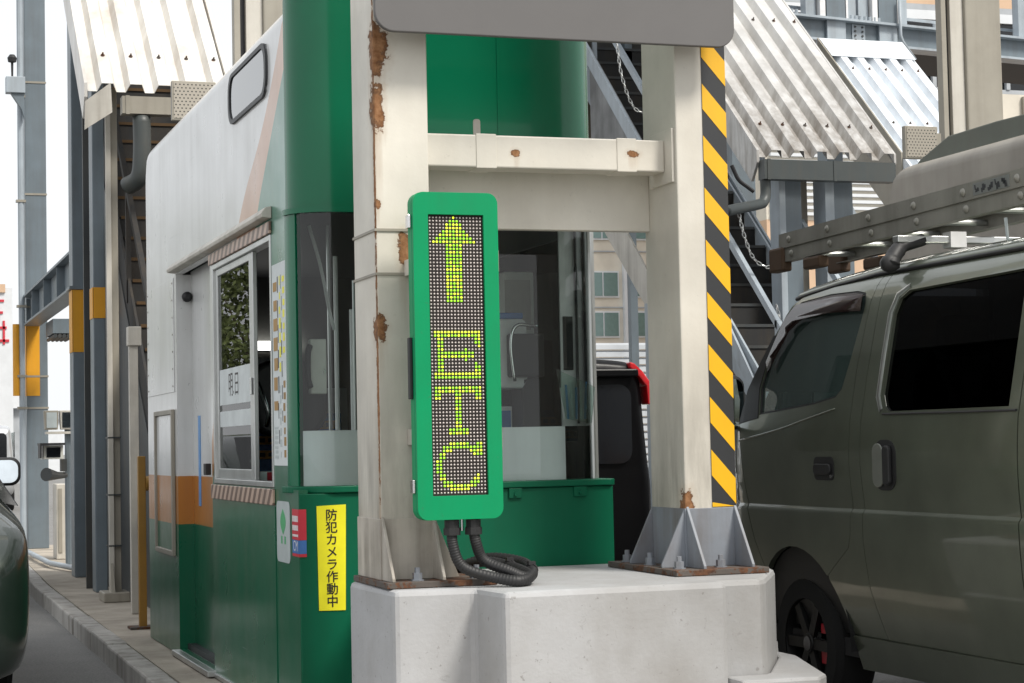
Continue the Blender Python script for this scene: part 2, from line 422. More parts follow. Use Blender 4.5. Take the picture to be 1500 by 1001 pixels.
def carpaint(name, col, metal=.5, rough=.38, coat=1.0, flake=.15, spec=.5, dust=.18, crough=.035):
    t = NT(name)
    c = t.mix(t.ramp(t.noise(3, 4), .3, .7), tuple(x*(1-flake) for x in col), tuple(x*(1+flake) for x in col))
    dd = t.ramp(t.noise(1, 5, .6, sc=(3,3,1)), .5, .85)
    c = t.mix(t.math('MULTIPLY', dd, dust), c, (.16,.15,.13))
    b = t.bsdf(Base_Color=c, Roughness=rough, Metallic=metal, Coat_Weight=coat, Coat_Roughness=crough)
    b.inputs['Specular IOR Level'].default_value = spec
    t.bump(b, t.noise(1.6, 2), .04, .02); return t.m
M['vanpaint'] = carpaint('olive_grey_metallic', (.140,.158,.118), .6, .40, coat=.9, crough=.06)
M['vancup'] = plain('handle_cup_highlight', (.20,.21,.185), .35, .3)  # cup highlight put into a grey paler than the van paint
M['darkcar'] = carpaint('dark_green_paint', (.03,.045,.035), .4, .35)
M['blackcar'] = carpaint('black_paint', (.003,.003,.0035), .0, .3, .0, spec=.2, dust=.0)
M['silvercar'] = carpaint('silver_paint', (.50,.51,.52), .6, .4)

# ------------------------------------------------------------------ camera, sky, sun
cam_d = bpy.data.cameras.new('camera'); cam = bpy.data.objects.new('camera', cam_d); COL.objects.link(cam)
R3 = Matrix(((.94807491,.00305013,-.31803249),(-.31737939,-.05568887,-.94666207),(-.02059832,.99844351,-.05182917)))
cam.matrix_world = Matrix.Translation((0,0,1.3)) @ R3.to_4x4()
cam_d.sensor_fit = 'HORIZONTAL'; cam_d.sensor_width = 36; cam_d.lens = 68.63; cam_d.clip_start = .05; cam_d.clip_end = 3000
SC.camera = cam

SUN_EL, SUN_AZ = math.radians(50), math.radians(150)      # azimuth clockwise from +Y
w = bpy.data.worlds.new('World'); SC.world = w; w.use_nodes = True
nt = w.node_tree; bg = nt.nodes['Background']
sk = nt.nodes.new('ShaderNodeTexSky'); sk.sky_type = 'NISHITA'; sk.sun_disc = False
sk.sun_elevation = SUN_EL; sk.sun_rotation = SUN_AZ; sk.air_density = 1.2; sk.dust_density = 5; sk.altitude = 50
mx = nt.nodes.new('ShaderNodeMix'); mx.data_type = 'RGBA'; mx.inputs[0].default_value = .86
mx.inputs[7].default_value = (9.6, 9.8, 10.0, 1)          # bright white overcast
nt.links.new(sk.outputs[0], mx.inputs[6]); nt.links.new(mx.outputs[2], bg.inputs[0]); bg.inputs[1].default_value = .078

sd = bpy.data.lights.new('sun', 'SUN'); sun = bpy.data.objects.new('sun', sd); COL.objects.link(sun)
sd.energy = 2.4; sd.angle = math.radians(14); sd.color = (1,.955,.88)
sdir = Vector((math.sin(SUN_AZ)*math.cos(SUN_EL), math.cos(SUN_AZ)*math.cos(SUN_EL), math.sin(SUN_EL)))
sun.rotation_euler = sdir.to_track_quat('Z', 'Y').to_euler()
SC.view_settings.view_transform = 'Standard'; SC.view_settings.look = 'None'; SC.view_settings.exposure = .58; SC.view_settings.gamma = 1

# ------------------------------------------------------------------ setting
m = MB(); m.poly([(-300,-60,0),(300,-60,0),(300,900,0),(-300,900,0)]); m.build('road', M['asphalt'], kind='structure')
kx = [(1.40,4.0),(1.415,8.0),(1.42,10.3),(1.44,13.1),(1.485,17.8),(1.60,22.0),(1.85,25.6)]
rx = [(3.36,25.6),(3.42,22),(3.45,8.05),(3.45,4.0)]
for dx in (0, 5.353):
    m = MB(); m.prism([(x+.13+dx, y) for x, y in kx]+[(x+dx-.05, y) for x, y in rx], 'z', -.1, .121)
    m.build('pavement', M['concrete'], kind='structure')
    m = MB()
    pts = []
    for (xa, ya), (xb, yb) in zip(kx, kx[1:]):
        n = max(1, round((yb-ya)/1.1))
        for i in range(n): pts.append((xa+(xb-xa)*i/n+dx, ya+(yb-ya)*i/n))
    for (xa, ya), (xb, yb) in zip(pts, pts[1:]):
        j = rnd.uniform(-.006, .006); g = .0025
        m.prism([(xa+j, ya+g), (xa+.127+j, ya+g), (xb+.127+j, yb-g), (xb+j, yb-g)], 'z', -.1, .125+rnd.uniform(-.004,.004))
    m.build('kerb', M['kerb'], bevel=.014, seg=2, kind='structure')

# ------------------------------------------------------------------ concrete pedestal
ped = thing('concrete_pedestal', 'white painted concrete plinth under the two cream columns', 'plinth', (2.6,7.4,.125))
Z1 = .763
plan = [(2.05,8.03),(2.03,7.64),(1.852,7.61),(1.872,7.0),(2.178,6.975),(2.205,6.71),(3.088,6.715),(3.088,6.785),(3.255,6.78),(3.30,6.83),(3.56,7.28),(3.60,7.40),(3.60,8.03)]
m = MB(); m.prism(plan, 'z', .10, Z1)
m.build('plinth_body', M['concrete_white'], ped, bevel=.021, seg=2)
m = MB(); m.prism([(3.092,6.62),(3.40,6.60),(3.47,6.68),(3.66,7.3),(3.66,7.9),(3.605,7.9),(3.605,7.41),(3.565,7.28),(3.305,6.825),(3.258,6.775),(3.092,6.778)], 'z', .0, .405)
m.build('step', M['concrete_white'], ped, bevel=.012, seg=2)

# ------------------------------------------------------------------ column frame
gf = thing('column_frame', 'cream steel frame of two columns and cross beams with rust and one hazard striped edge', 'gate frame', (2.5,7.24,.765))
XL0, XL1, XR0, XR1, Y0, Y1 = 1.890, 2.106, 3.152, 3.376, 7.24, 7.59
for x0, x1 in ((XL0, XL1), (XR0, XR1)):
    c = MB().box(x0, x1, Y0, Y1, .79, 4.6).build('column', M['cream'], gf, bevel=.006)
    if x0 == XL0:
        for z in (2.128, 1.958):
            b = MB()
            for q in ((x0-.006, x1+.006, Y0-.006, Y0-.0008), (x0-.006, x0-.0008, Y0-.0008, Y1)): b.box(*q, z-.005, z+.005)
            b.build('steel_band', M['beige'], c)
MB().box(2.106, 3.14, 7.335, 7.46, 2.395, 2.525).build('upper_beam', M['cream'], gf, bevel=.006)
MB().box(3.14, 3.1515, 7.26, 7.50, 2.345, 2.565).build('end_plate', M['cream'], gf, bevel=.002)
MB().box(2.106, 3.152, 7.535, 7.585, 2.172, 2.46).build('lower_beam', M['cream'], gf, bevel=.004)
for x in (2.33, 2.93):
    MB().box(x, x+.085, 7.331, 7.464, 2.391, 2.529).build('sleeve', M['cream'], gf, bevel=.003)
MB().prism(rrect(2.345, 2.374, 2.529, 2.60, .01, 3), 'y', 7.41, 7.416).build('lug', M['beige_pale'], gf)
# hazard tape on the right half of the right column
hz0, hz1 = 3.270, 3.375
MB().box(hz0, hz1, Y0-.003, Y0-.0005, 1.025, 3.6).build('hazard_tape', M['hazblack'], gf)
band = MB(); per = .213; k = 0
zt = 1.035-per
while zt < 3.6:
    # stripes fall towards the right
    a = [(hz0, zt+.118), (hz0, zt+.222), (hz1, zt+.104), (hz1, zt)]
    a = [(x, min(max(z, 1.026), 3.6)) for x, z in a]
    if a[1][1]-a[2][1] > .0 or a[0][1] > 1.03: band.add([(x, Y0-.0045, z) for x, z in a], [(0,1,2,3)])
    zt += per
band.build('hazard_stripe', M['yellow'], gf)
for (px0, px1, py0, py1) in ((1.868,2.30,7.075,7.60), (3.03,3.43,7.06,7.80)):
    MB().box(px0, px1, py0, py1, .7645, .788).build('base_plate', M['rusty'], gf, bevel=.003)
def fin(pts, axis, a, mat):
    MB().prism(pts, axis, a, a+.012).build('gusset', mat, gf, bevel=.0015, seg=1)
# left column fins and shroud
fin([(Y0+.001,1.03),(Y0+.001,.788),(7.085,.788),(7.085,.80)], 'x', XL0+.001, M['cream_dirty'])
fin([(Y0+.001,1.03),(Y0+.001,.788),(7.10,.788),(7.10,.80)], 'x', XL1-.014, M['cream_dirty'])
fin([(XL1,1.02),(XL1,.788),(2.20,.788)], 'y', Y0+.002, M['cream_dirty'])
MB().box(XL0-.004, XL1+.004, Y0-.004, Y1+.004, .788, 1.02).build('collar', M['cream_dirty'], gf, bevel=.002)
# right column fins
for x in (XR0+.002, XR1-.013): fin([(Y0-.004,1.03),(Y0-.004,.788),(7.075,.788),(7.075,.80)], 'x', x, M['gusset'])
for y in (Y0+.002, Y1-.014): fin([(XR0-.003,1.02),(XR0-.003,.788),(3.045,.788),(3.045,.80)], 'y', y, M['gusset'])
MB().box(XR0-.004, XR1+.004, Y0-.005, Y1+.004, .788, 1.022).build('collar', M['gusset'], gf, bevel=.002)
for x, y in ((2.0,7.13),(2.24,7.15),(3.08,7.15),(3.26,7.15),(3.08,7.45),(3.08,7.70)):
    b = MB(); b.cyl((x,y,.788),(x,y,.793),.026,6); b.cyl((x,y,.793),(x,y,.818),.019,6); b.cyl((x,y,.818),(x,y,.838),.011,8)
    b.build('anchor_bolt', M['gusset'], gf)

# ------------------------------------------------------------------ sign board seen from behind
sb = thing('sign_board', 'grey back of a large sign board fixed across the tops of the cream columns', 'sign', (2.6,7.1,2.87))
MB().prism(rrect(1.860, 3.352, 2.868, 3.75, .075, 8), 'y', 7.085, 7.110).build('board', M['board'], sb, bevel=.004)
for z in (3.1, 3.55): MB().box(1.9, 3.35, 7.1105, 7.2385, z, z+.05).build('rail', M['beige'], sb)

# ------------------------------------------------------------------ LED sign
ls = thing('led_sign', 'tall green box LED sign showing an arrow and ETC in yellow green dots', 'LED sign', (2.13,6.98,1.02))
sx0, sx1, sz0, sz1, sy = 1.964, 2.299, 1.018, 2.245, 6.98
wx0, wx1, wz0, wz1 = 2.024, 2.241, 1.108, 2.160
MB().prism(rrect(sx0, sx1, sz0, sz1, .042, 8), 'y', sy+.018, sy+.072).build('housing', M['signgreen'], ls, bevel=.004)
out = rrect(sx0+.001, sx1-.001, sz0+.001, sz1-.001, .041, 8)
fr = sheet(out, [[(wx0,wz0),(wx1,wz0),(wx1,wz1),(wx0,wz1)]], lambda u, v: (u, sy, v))
fr.build('bezel', M['signgreen'], ls, solid=.017, bevel=.002, face=(0,-1,0))
MB().box(wx0-.004, wx1+.004, sy+.0125, sy+.0176, wz0-.004, wz1+.004).build('screen', M['led_panel'], ls)
G = {'E': ['','.##############','.##############','..##.........##','..##.........##','..##..........#','..##......#....','..###########..','..###########..','..##......#....','..##.........#.','..##.........##','..##.........##','.##############','.##############',''],
     'T': ['','.##############','.##############','.##....##....##','.##....##....##','.......##......','.......##......','.......##......','.......##......','.......##......','.......##......','.......##......','.......##......','.....######....','.....######....','']}
lit = set()
for r in range(25):
    if r <= 7:
        h = min(6, int(r*.9+.2))
        for c in range(7-h, 8+h): lit.add((r, c))
    else:
        for c in range(5, 10): lit.add((r, c))
for k, ch in ((2,'E'),(3,'T')):
    for r, row in enumerate(G[ch]):
        for c, x in enumerate(row):
            if x == '#': lit.add((k*16+r, c))
for r in range(1, 15):
    for c in range(1, 15):
        e = math.hypot((c-7.6)/6.6, (r-7.5)/6.9)
        if .76 < e < 1.06 and not (c > 10 and 4.3 < r < 10.2): lit.add((64+r, c))
        if c in (13, 14) and 1 <= r <= 4: lit.add((64+r, c))
        if c == 13 and r in (10, 11): lit.add((64+r, c))
pit = (wx1-wx0-.006)/16; pz = (wz1-wz0-.008)/80
d_off, d_g, d_y = MB(), MB(), MB()
def dome(mb, x, z, r):
    n = 6; vs = [(x+r*math.cos(2*PI*i/n), sy+.0124, z+r*math.sin(2*PI*i/n)) for i in range(n)]+[(x, sy+.0098, z)]
    mb.add(vs, [(i, (i+1) % n, n) for i in range(n)])
for r in range(80):
    for c in range(16):
        x = wx0+.003+pit*(c+.5); z = wz1-.004-pz*(r+.5)
        if (r, c) in lit: dome(d_y if (r*7+c*5+(r*c) % 3) % 5 < 2 else d_g, x, z, .0047)
        else: dome(d_off, x, z, .0036)
for mb, n, mt in ((d_off,'unlit_dots','led_off'),(d_g,'green_dots','led_green'),(d_y,'yellow_dots','led_yellow')):
    mb.build(n, M[mt], ls, kind='stuff')
for z0, z1 in ((1.28,1.36),(1.95,2.03)): MB().cyl((2.303,sy+.03,z0),(2.303,sy+.03,z1),.006,8).build('hinge', M['beige'], ls)
for z in (1.12, 2.11): MB().box(1.952, 1.9635, sy+.02, sy+.06, z, z+.05).build('latch', M['chrome'], ls, bevel=.002)
MB().box(1.951, 1.9635, sy+.03, sy+.06, 1.47, 1.70).build('handle', M['black'], ls, bevel=.003)
MB().cyl((2.149,7.03,1.0175),(2.149,7.03,.975),.006,8).build('drain_plug', M['chrome'], ls)
for z in (1.3, 1.95): MB().box(2.0, 2.09, 7.0525, 7.238, z, z+.06).build('bracket', M['cream'], ls)

def conduit(pts, label, first):
    path = smooth_path(pts, 26)
    t = thing('cable_conduit', label, 'conduit', pts[0], 'black cable conduits under the LED sign')
    rs = [.0205*(1+.07*math.sin(i*2.1)) for i in range(len(path))]
    MB().tube(path, rs, 12).build('hose', M['black'], t, smooth=True)
    p = Vector(pts[0])
    MB().tube([p+Vector((0,0,.0165)), p+Vector((0,0,-.012)), p+Vector((0,0,-.013)), p+Vector((0,0,-.04))], [.028,.028,.032,.032], 10).build('collar', M['black'], t)
    q = path[int(len(path)*first)]
    MB().tube([q+Vector((-.004,-.004,.0)), q+Vector((.004,.004,.0))], .027, 10).build('cable_tie', M['black'], t)
    MB().box(q.x-.014, q.x+.014, q.y-.01, q.y+.01, q.z+.02, q.z+.034).build('tie_buckle', M['black'], t)
zc = .786
conduit([(2.108,7.025,1.0),(2.110,7.022,.92),(2.145,7.01,.84),(2.25,6.97,.80),(2.34,6.93,zc),(2.41,7.02,.80),(2.39,7.22,.825),(2.33,7.36,.835),(2.25,7.52,.80)], 'left black flexible conduit curving from the LED sign onto the white plinth', .74)
conduit([(2.192,7.025,1.0),(2.200,7.022,.93),(2.235,7.03,.86),(2.315,6.98,.82),(2.375,6.97,.795),(2.435,7.06,.805),(2.455,7.24,.835),(2.38,7.42,.845),(2.30,7.60,.80)], 'right black flexible conduit looping beside the first one on the white plinth', .66)

# ------------------------------------------------------------------ toll booth
BX0, BX1, BY0, BY1, BZ0, BZ1 = 1.747, 3.157, 8.04, 12.47, .126, 3.23
RL, RR = .18, .25
def front_path(a0=0, a1=90, b0=0, b1=90, off=0.0, n=9):
    """plan of the rounded booth front from the left side round to the right side"""
    pts = []
    for i in range(n+1):
        a = math.radians(a0+(a1-a0)*i/n)
        pts.append((BX0+RL-(RL+off)*math.cos(a), BY0+RL-(RL+off)*math.sin(a)))
    for i in range(n+1):
        a = math.radians(90-b0-(b1-b0)*i/n)
        pts.append((BX1-RR+(RR+off)*math.cos(a), BY0+RR-(RR+off)*math.sin(a)))
    return pts
def strip(path, z0, z1):
    m = MB(); n = len(path)
    m.add([(x, y, z0) for x, y in path]+[(x, y, z1) for x, y in path], [(i, i+1, n+i+1, n+i) for i in range(n-1)])
    return m
def make_booth(label):
    b = thing('toll_booth', label, 'toll booth', (2.45,10.2,.125), 'toll booths on the islands')
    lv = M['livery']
    ztop = lambda z: 0 if z < 3.13 else .10*(1-math.sqrt(max(0, 1-((z-3.13)/.10)**2)))
    c = [(12.47-.27+.27*math.cos(math.radians(a)), 2.96+.27*math.sin(math.radians(a))) for a in range(0, 91, 10)]
    out = [(8.045,BZ0),(12.47,BZ0)]+c+[(8.22,3.23),(8.22,1.12),(8.045,1.12)]
    door = [(10.13,.16),(11.28,.16),(11.28,2.312),(10.13,2.312)]
    win = [(8.535,1.122),(10.05,1.122),(10.05,2.25),(8.535,2.25)]
    oval = rrect(8.573, 9.47, 2.895, 3.112, .09, 6)
    side = sheet(out, [door, win, oval], lambda y, z: (BX0+ztop(z), y, z), us=(8.3,9,10,11,12), vs=(3.13,3.16,3.18,3.2,3.215,3.225))
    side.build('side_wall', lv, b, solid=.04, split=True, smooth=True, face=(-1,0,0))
    out2 = [(8.06,BZ0),(12.47,BZ0),(12.47,3.23),(8.29,3.23),(8.29,1.12),(8.06,1.12)]
    rw = sheet(out2, [[(8.36,1.30),(10.4,1.30),(10.4,2.25),(8.36,2.25)]], lambda y, z: (BX1, y, z))
    rw.build('side_wall', M['steel_dark'], b, solid=.04, face=(1,0,0))
    MB().box(BX1-.03, BX1-.024, 8.362, 10.398, 1.302, 2.248).build('added_side_pane', M['tinted'], b)  # tinted pane added to dim the interior's reflection in the van window
    MB().box(BX0+.045, BX1-.045, 12.43, 12.465, BZ0, 2.95).build('back_wall', M['booth_in'], b)
    MB().box(BX0+.10, BX1-.005, 8.30, 12.2, 3.19, 3.229).build('roof', M['whitewall'], b)
    MB().prism([(12.2,3.229),(12.2,3.19),(12.43,2.951),(12.47,2.951)]+[p for p in c[1:]], 'x', BX0+.10, BX1-.005).build('roof_edge', M['whitewall'], b)
    MB().box(BX0+.045, BX1-.045, 8.08, 12.42, .127, .19).build('floor', M['rack'], b)
    MB().box(BX0+.045, BX1-.045, 8.32, 12.42, 2.40, 2.44).build('ceiling', M['rack'], b)
    # front
    strip(front_path(), 2.315, 3.23).build('upper_front', M['upper_green'], b, smooth=True, solid=.02, split=True, face=(0,-1,0))
    tp = MB(); pth = front_path(); tp.poly([(x, y, 3.222) for x, y in pth]); tp.build('roof_front', M['whitewall'], b)
    strip(front_path(off=.016), 2.292, 2.316).build('lip', M['upper_green'], b, smooth=True, solid=.06, split=True, face=(0,-1,0))
    MB().box(BX0+.002, BX1, BY0, BY0+.03, BZ0, 1.104).build('lower_front', M['lower_green'], b, bevel=.004)
    lg = MB(); lg.prism([(BX0-.016,8.30)]+front_path(off=.016)[0:10]+[(BX1-.01,BY0-.016),(BX1+.012,BY0+.01),(BX1+.012,8.30)], 'z', 1.106, 1.134)
    lg.build('ledge', M['lower_green'], b, bevel=.004)
    strip(front_path(a0=32, b1=70), 1.135, 2.291).build('front_glass', M['glass'], b, smooth=True)
    strip(front_path(a0=36, b1=8, off=-.006), 1.1352, 1.368).build('frosted_film', M['film'], b, smooth=True)
    strip(front_path(off=.006)[0:4], 1.135, 2.291).build('corner_post', M['upper_green'], b, smooth=True, solid=.03, split=True, face=(-1,-1,0))
    rp = front_path(off=.004); MB().tube([(rp[15][0], rp[15][1], 1.135), (rp[15][0], rp[15][1], 2.291)], .012, 8).build('glazing_bar', M['alu'], b)
    MB().box(BX1-.012, BX1-.0005, 8.21, 8.30, 1.135, 2.291).build('glazing_bar', M['alu'], b)
    for x in (2.70, 3.0): MB().box(x-.03, x+.03, BY0-.012, BY0-.0005, 1.06, 1.104).build('hinge', M['lower_green'], b, bevel=.003)
    for x in (2.70, 3.0): MB().cyl((x, BY0-.0125, 1.078), (x, BY0-.02, 1.078), .009, 8).build('bolt', M['lower_green'], b)
    # door
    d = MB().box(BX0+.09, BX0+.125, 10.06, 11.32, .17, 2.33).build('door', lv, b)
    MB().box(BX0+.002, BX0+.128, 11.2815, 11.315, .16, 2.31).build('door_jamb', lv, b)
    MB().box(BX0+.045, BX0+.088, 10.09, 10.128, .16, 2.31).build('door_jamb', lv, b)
    MB().box(BX0-.045, BX0+.128, 10.09, 11.3, .128, .158).build('door_sill', M['alu'], b, bevel=.004)
    MB().box(BX0-.012, BX0+.03, 8.6, 10.088, .128, .150).build('floor_trim', M['alu'], b, bevel=.003)
    MB().tube([(BX0+.06,11.281,2.18),(BX0+.06,11.26,2.18),(BX0+.06,11.24,2.18),(BX0+.06,11.228,2.18)], [.02,.03,.03,.014], 14).build('door_knob', M['black'], b, smooth=True, split=True)
    MB().box(BX0+.087, BX0+.0895, 11.02, 11.09, .98, 1.49).build('edge_tape', M['skyblue'], b)
    # rail over door and window
    MB().prism([(BX0-.001,2.318),(BX0-.045,2.322),(BX0-.05,2.338),(BX0-.03,2.366),(BX0-.001,2.372)], 'y', 8.51, 11.31).build('rail', M['beige_pale'], b, bevel=.003)
    # window
    for z0, z1 in ((2.252,2.306),(1.046,1.118)):
        MB().box(BX0-.014, BX0-.001, 8.52, 10.10, z0, z1).build('warning_strip', M['sash_stripe'], b, bevel=.003)
    f = MB()
    f.box(BX0-.006, BX0+.05, 10.02, 10.049, 1.124, 2.249); f.box(BX0-.006, BX0+.05, 8.536, 8.56, 1.124, 2.249)
    f.box(BX0-.006, BX0+.05, 8.56, 10.02, 1.124, 1.15); f.box(BX0-.006, BX0+.05, 8.56, 10.02, 2.222, 2.249)
    wf = f.build('window_frame', M['alu'], b, bevel=.003)
    s = MB(); xs0, xs1 = BX0+.008, BX0+.03
    s.box(xs0, xs1, 9.965, 10.018, 1.151, 2.221); s.box(xs0, xs1, 9.02, 9.11, 1.151, 2.221)
    s.box(xs0, xs1, 9.11, 9.965, 1.151, 1.20); s.box(xs0, xs1, 9.11, 9.965, 2.185, 2.221)
    sa = s.build('sliding_sash', M['alu'], b, bevel=.003)
    MB().box(BX0+.016, BX0+.022, 9.11, 9.965, 1.20, 2.185).build('pane', M['pane_glass'], sa)
    MB().box(BX0+.0125, BX0+.0145, 9.13, 9.95, 1.52, 1.70).build('notice', M['paper'], sa)
    MB().box(BX0+.0125, BX0+.0145, 9.13, 9.95, 1.41, 1.488).build('notice', M['paper'], sa)
    pl = lambda x, y: (BX0+.0118, 9.56-x, 1.61+y)
    text_mb('明.日', .13, pl).build('notice_lettering', M['ink'], sa)
    MB().box(BX0-.004, BX0+.007, 9.03, 9.06, 1.55, 1.63).build('sash_handle', M['chrome'], sa, bevel=.002)
    MB().box(BX0-.03, BX0-.0005, 10.16, 10.23, 1.165, 1.225).build('stop_block', M['black'], b, bevel=.004)
    # oval upper window
    ring = sheet(rrect(8.553, 9.49, 2.880, 3.128, .10, 6), [rrect(8.59, 9.455, 2.900, 3.108, .085, 6)], lambda y, z: (BX0-.012+ztop(z), y, z))
    ring.build('upper_window_frame', M['rack'], b, solid=.015, face=(-1,0,0))
    MB().box(BX0-.006, BX0-.001, 8.575, 9.468, 2.897, 3.111).build('upper_window_pane', M['oval_glass'], b)
    # rear service hatch and panel
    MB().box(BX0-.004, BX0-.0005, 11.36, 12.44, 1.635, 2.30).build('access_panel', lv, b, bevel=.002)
    for i in range(7):
        for y in (11.40, 12.40): MB().cyl((BX0-.0045, y, 1.67+.1*i), (BX0-.007, y, 1.67+.1*i), .006, 6).build('rivet', M['beige'], b)
    h = MB(); y0, y1, z0, z1 = 11.37, 12.08, .685, 1.535
    h.box(BX0-.022, BX0-.001, y0, y0+.035, z0, z1); h.box(BX0-.022, BX0-.001, y1-.035, y1, z0, z1)
    h.box(BX0-.022, BX0-.001, y0+.035, y1-.035, z0, z0+.03); h.box(BX0-.022, BX0-.001, y0+.035, y1-.035, z1-.03, z1)
    h.build('hatch_frame', M['beige'], b, bevel=.004)
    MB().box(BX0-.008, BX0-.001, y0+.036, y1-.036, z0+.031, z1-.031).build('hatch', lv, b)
    for y in (8.52,): MB().box(BX0-.003, BX0-.0005, y-.004, y+.004, .13, 1.04).build('seam', M['lower_green'], b)
    for x in (2.24, 2.66): MB().box(x-.004, x+.004, BY0-.003, BY0-.0005, 2.33, 3.2).build('seam', M['upper_green'], b)
    # notices on the booth
    po = MB(); po.box(BX0-.004, BX0-.001, 8.225, 8.515, 1.222, 2.105)
    po = po.build('poster', M['paper'], b)
    for (y0, y1, z0, z1, mt) in ((8.25,8.30,1.70,2.06,'yellowlabel'),(8.33,8.37,1.62,2.06,'yellowlabel'),(8.40,8.49,1.45,2.06,'ochre'),(8.31,8.325,1.40,2.07,'rack'),(8.385,8.395,1.3,2.07,'rack'),(8.25,8.30,1.25,1.6,'ochre'),(8.34,8.38,1.25,1.58,'palegrey'),(8.41,8.49,1.25,1.40,'palegrey')):
        for i in range(7):
            q = MB(); za = z0+(z1-z0)*i/7; hh = (z1-z0)/7
            q.box(BX0-.0055, BX0-.0041, y0+rnd.uniform(0,.015), y1-rnd.uniform(0,.015), za+.15*hh, za+hh*rnd.uniform(.6,.9)); q.build('printed_mark', M[mt], po)
    lf = MB().prism(rrect(8.215, 8.485, .805, 1.068, .03, 5), 'x', BX0-.003, BX0-.001).build('sticker', M['palegrey'], b)
    leaf = [(8.35+.055*math.sin(PI*i/10)*k, .925+.11*(i/10)) for k, rng in ((1, range(11)), (-1, range(9, 0, -1))) for i in rng]
    MB().prism(leaf, 'x', BX0-.0042, BX0-.0031).build('leaf_mark', M['leaf'], lf)
    for y in (8.31, 8.38): MB().box(BX0-.0042, BX0-.0031, y-.012, y+.012, .885, .918).build('leaf_mark', M['leaf'], lf)
    rs = MB(); rs.box(BX0-.003, BX0-.001, 8.036, 8.165, .912, 1.04); rs.box(BX0-.003, BX0+.030, BY0-.0036, BY0-.001, .912, 1.04)
    rs = rs.build('sticker', M['red'], b)
    q = MB()
    for z, hh in ((1.0,.025),(.962,.022),(.930,.010)):
        for k in range(4): q.box(BX0-.0044, BX0-.0031, 8.05+.028*k, 8.07+.028*k, z-hh/2, z+hh/2)
    q.build('printed_mark', M['white'], rs)
    bs = MB(); bs.box(BX0-.003, BX0-.001, 8.036, 8.165, .855, .911); bs.box(BX0-.003, BX0+.030, BY0-.0036, BY0-.001, .855, .911)
    bs = bs.build('sticker', M['blue'], b)
    text_mb('CM', .062, lambda x, y: (BX0-.0036, 8.10-x, .884+y)).build('sticker_lettering', M['white'], bs)
    rb = MB(); rb.box(BX0-.003, BX0-.001, 8.036, 8.165, .842, .8545); rb.box(BX0-.003, BX0+.030, BY0-.0036, BY0-.001, .842, .8545); rb.build('sticker', M['red'], b)
    yl = MB().prism([(1.8215,1.052),(1.826,.616),(1.940,.614),(1.9475,1.056)], 'y', BY0-.004, BY0-.001).build('warning_label', M['yellowlabel'], b)
    for i, ch in enumerate('防犯カメラ作動中'):
        mm = MB()
        for q, (ox, oz) in enumerate(((-.0008,0),(.0008,.0003),(0,-.0007),(0,.0007))):
            tm = text_mb(ch, .052, lambda x, y, i=i, q=q, ox=ox, oz=oz: (1.884+x+ox, BY0-.0052-.0001*q, 1.010-.0515*i+y+oz)); mm.add(tm.v, tm.f)
        mm.build('label_lettering', M['ink'], yl)
    return b
booth = make_booth('green and white toll booth with yellow label behind the LED sign')

# things inside the booth
t = thing('ceiling_light', 'lit white strip light inside the toll booth seen through the side window', 'lamp', (2.5,12.3,1.95))
MB().box(2.36, 2.72, 12.36, 12.42, 1.915, 1.925).build('light_housing', M['white'], t)
MB().box(2.36, 2.72, 12.37, 12.415, 1.926, 1.985).build('tube', M['lamp'], t)
t = thing('office_chair', 'black office chair inside the toll booth behind the open window', 'chair', (2.15,10.4,.19))
MB().prism(rrect(2.02, 2.46, 1.36, 1.78, .14, 6), 'y', 10.52, 10.60).build('backrest', M['chair'], t, bevel=.03, seg=3)
MB().prism(rrect(2.0, 2.48, 10.0, 10.5, .10, 5), 'z', 1.02, 1.10).build('seat', M['chair'], t, bevel=.02)
MB().tube(smooth_path([(2.03,10.50,1.72),(2.07,10.42,1.60),(2.10,10.40,1.48),(2.10,10.45,1.42)], 5), .013, 8).build('armrest', M['chrome'], t, smooth=True)
MB().cyl((2.24,10.25,.22),(2.24,10.25,1.02),.03).build('stem', M['rack'], t)
for k in range(5):
    a = 2*PI*k/5; MB().bar((2.24,10.25,.23),(2.24+.24*math.cos(a),10.25+.24*math.sin(a),.215),.04,.03).build('foot', M['rack'], t)
t = thing('drawer_cabinet', 'cabinet with orange labelled drawers inside the toll booth', 'cabinet', (2.2,11.5,.19))
MB().box(1.95, 2.75, 11.42, 11.80, .19, 1.50).build('cabinet_body', M['blue'], t, bevel=.006)
for k in range(3):
    q = MB().box(1.97, 2.72, 11.405, 11.418, 1.405-.085*k, 1.455-.085*k).build('drawer_label', M['orange_label'], t)
    g = MB()
    for j in range(14): g.box(2.0+.05*j, 2.03+.05*j, 11.402, 11.404, 1.418-.085*k, 1.442-.085*k)
    g.build('printed_mark', M['rack'], q)
MB().box(1.97, 2.72, 11.40, 11.418, .95, 1.16).build('drawer', M['rack'], t)
t = thing('tissue_box', 'small red and white box on the shelf inside the booth window', 'box', (2.05,9.75,1.12))
MB().box(1.96, 2.10, 9.55, 9.95, 1.122, 1.18).build('box_body', M['white'], t, bevel=.004); MB().box(1.9585, 1.9598, 9.57, 9.75, 1.125, 1.178).build('box_print', M['red'], t)
t = thing('desk', 'dark service desk inside the toll booth', 'desk', (2.4,9.2,.19))
MB().box(1.85, 2.9, 8.6, 10.0, 1.085, 1.12).build('desk_top', M['rack'], t, bevel=.005)
for x in (1.88, 2.84):
    for y in (8.65, 9.92): MB().box(x, x+.04, y, y+.04, .19, 1.085).build('leg', M['rack'], t)
t = thing('intercom_phone', 'pale intercom with black handset inside the left curved window', 'phone', (1.86,8.30,1.5))
MB().box(1.87, 1.945, 8.335, 8.37, 1.53, 1.77).build('phone_body', M['machine'], t, bevel=.006)
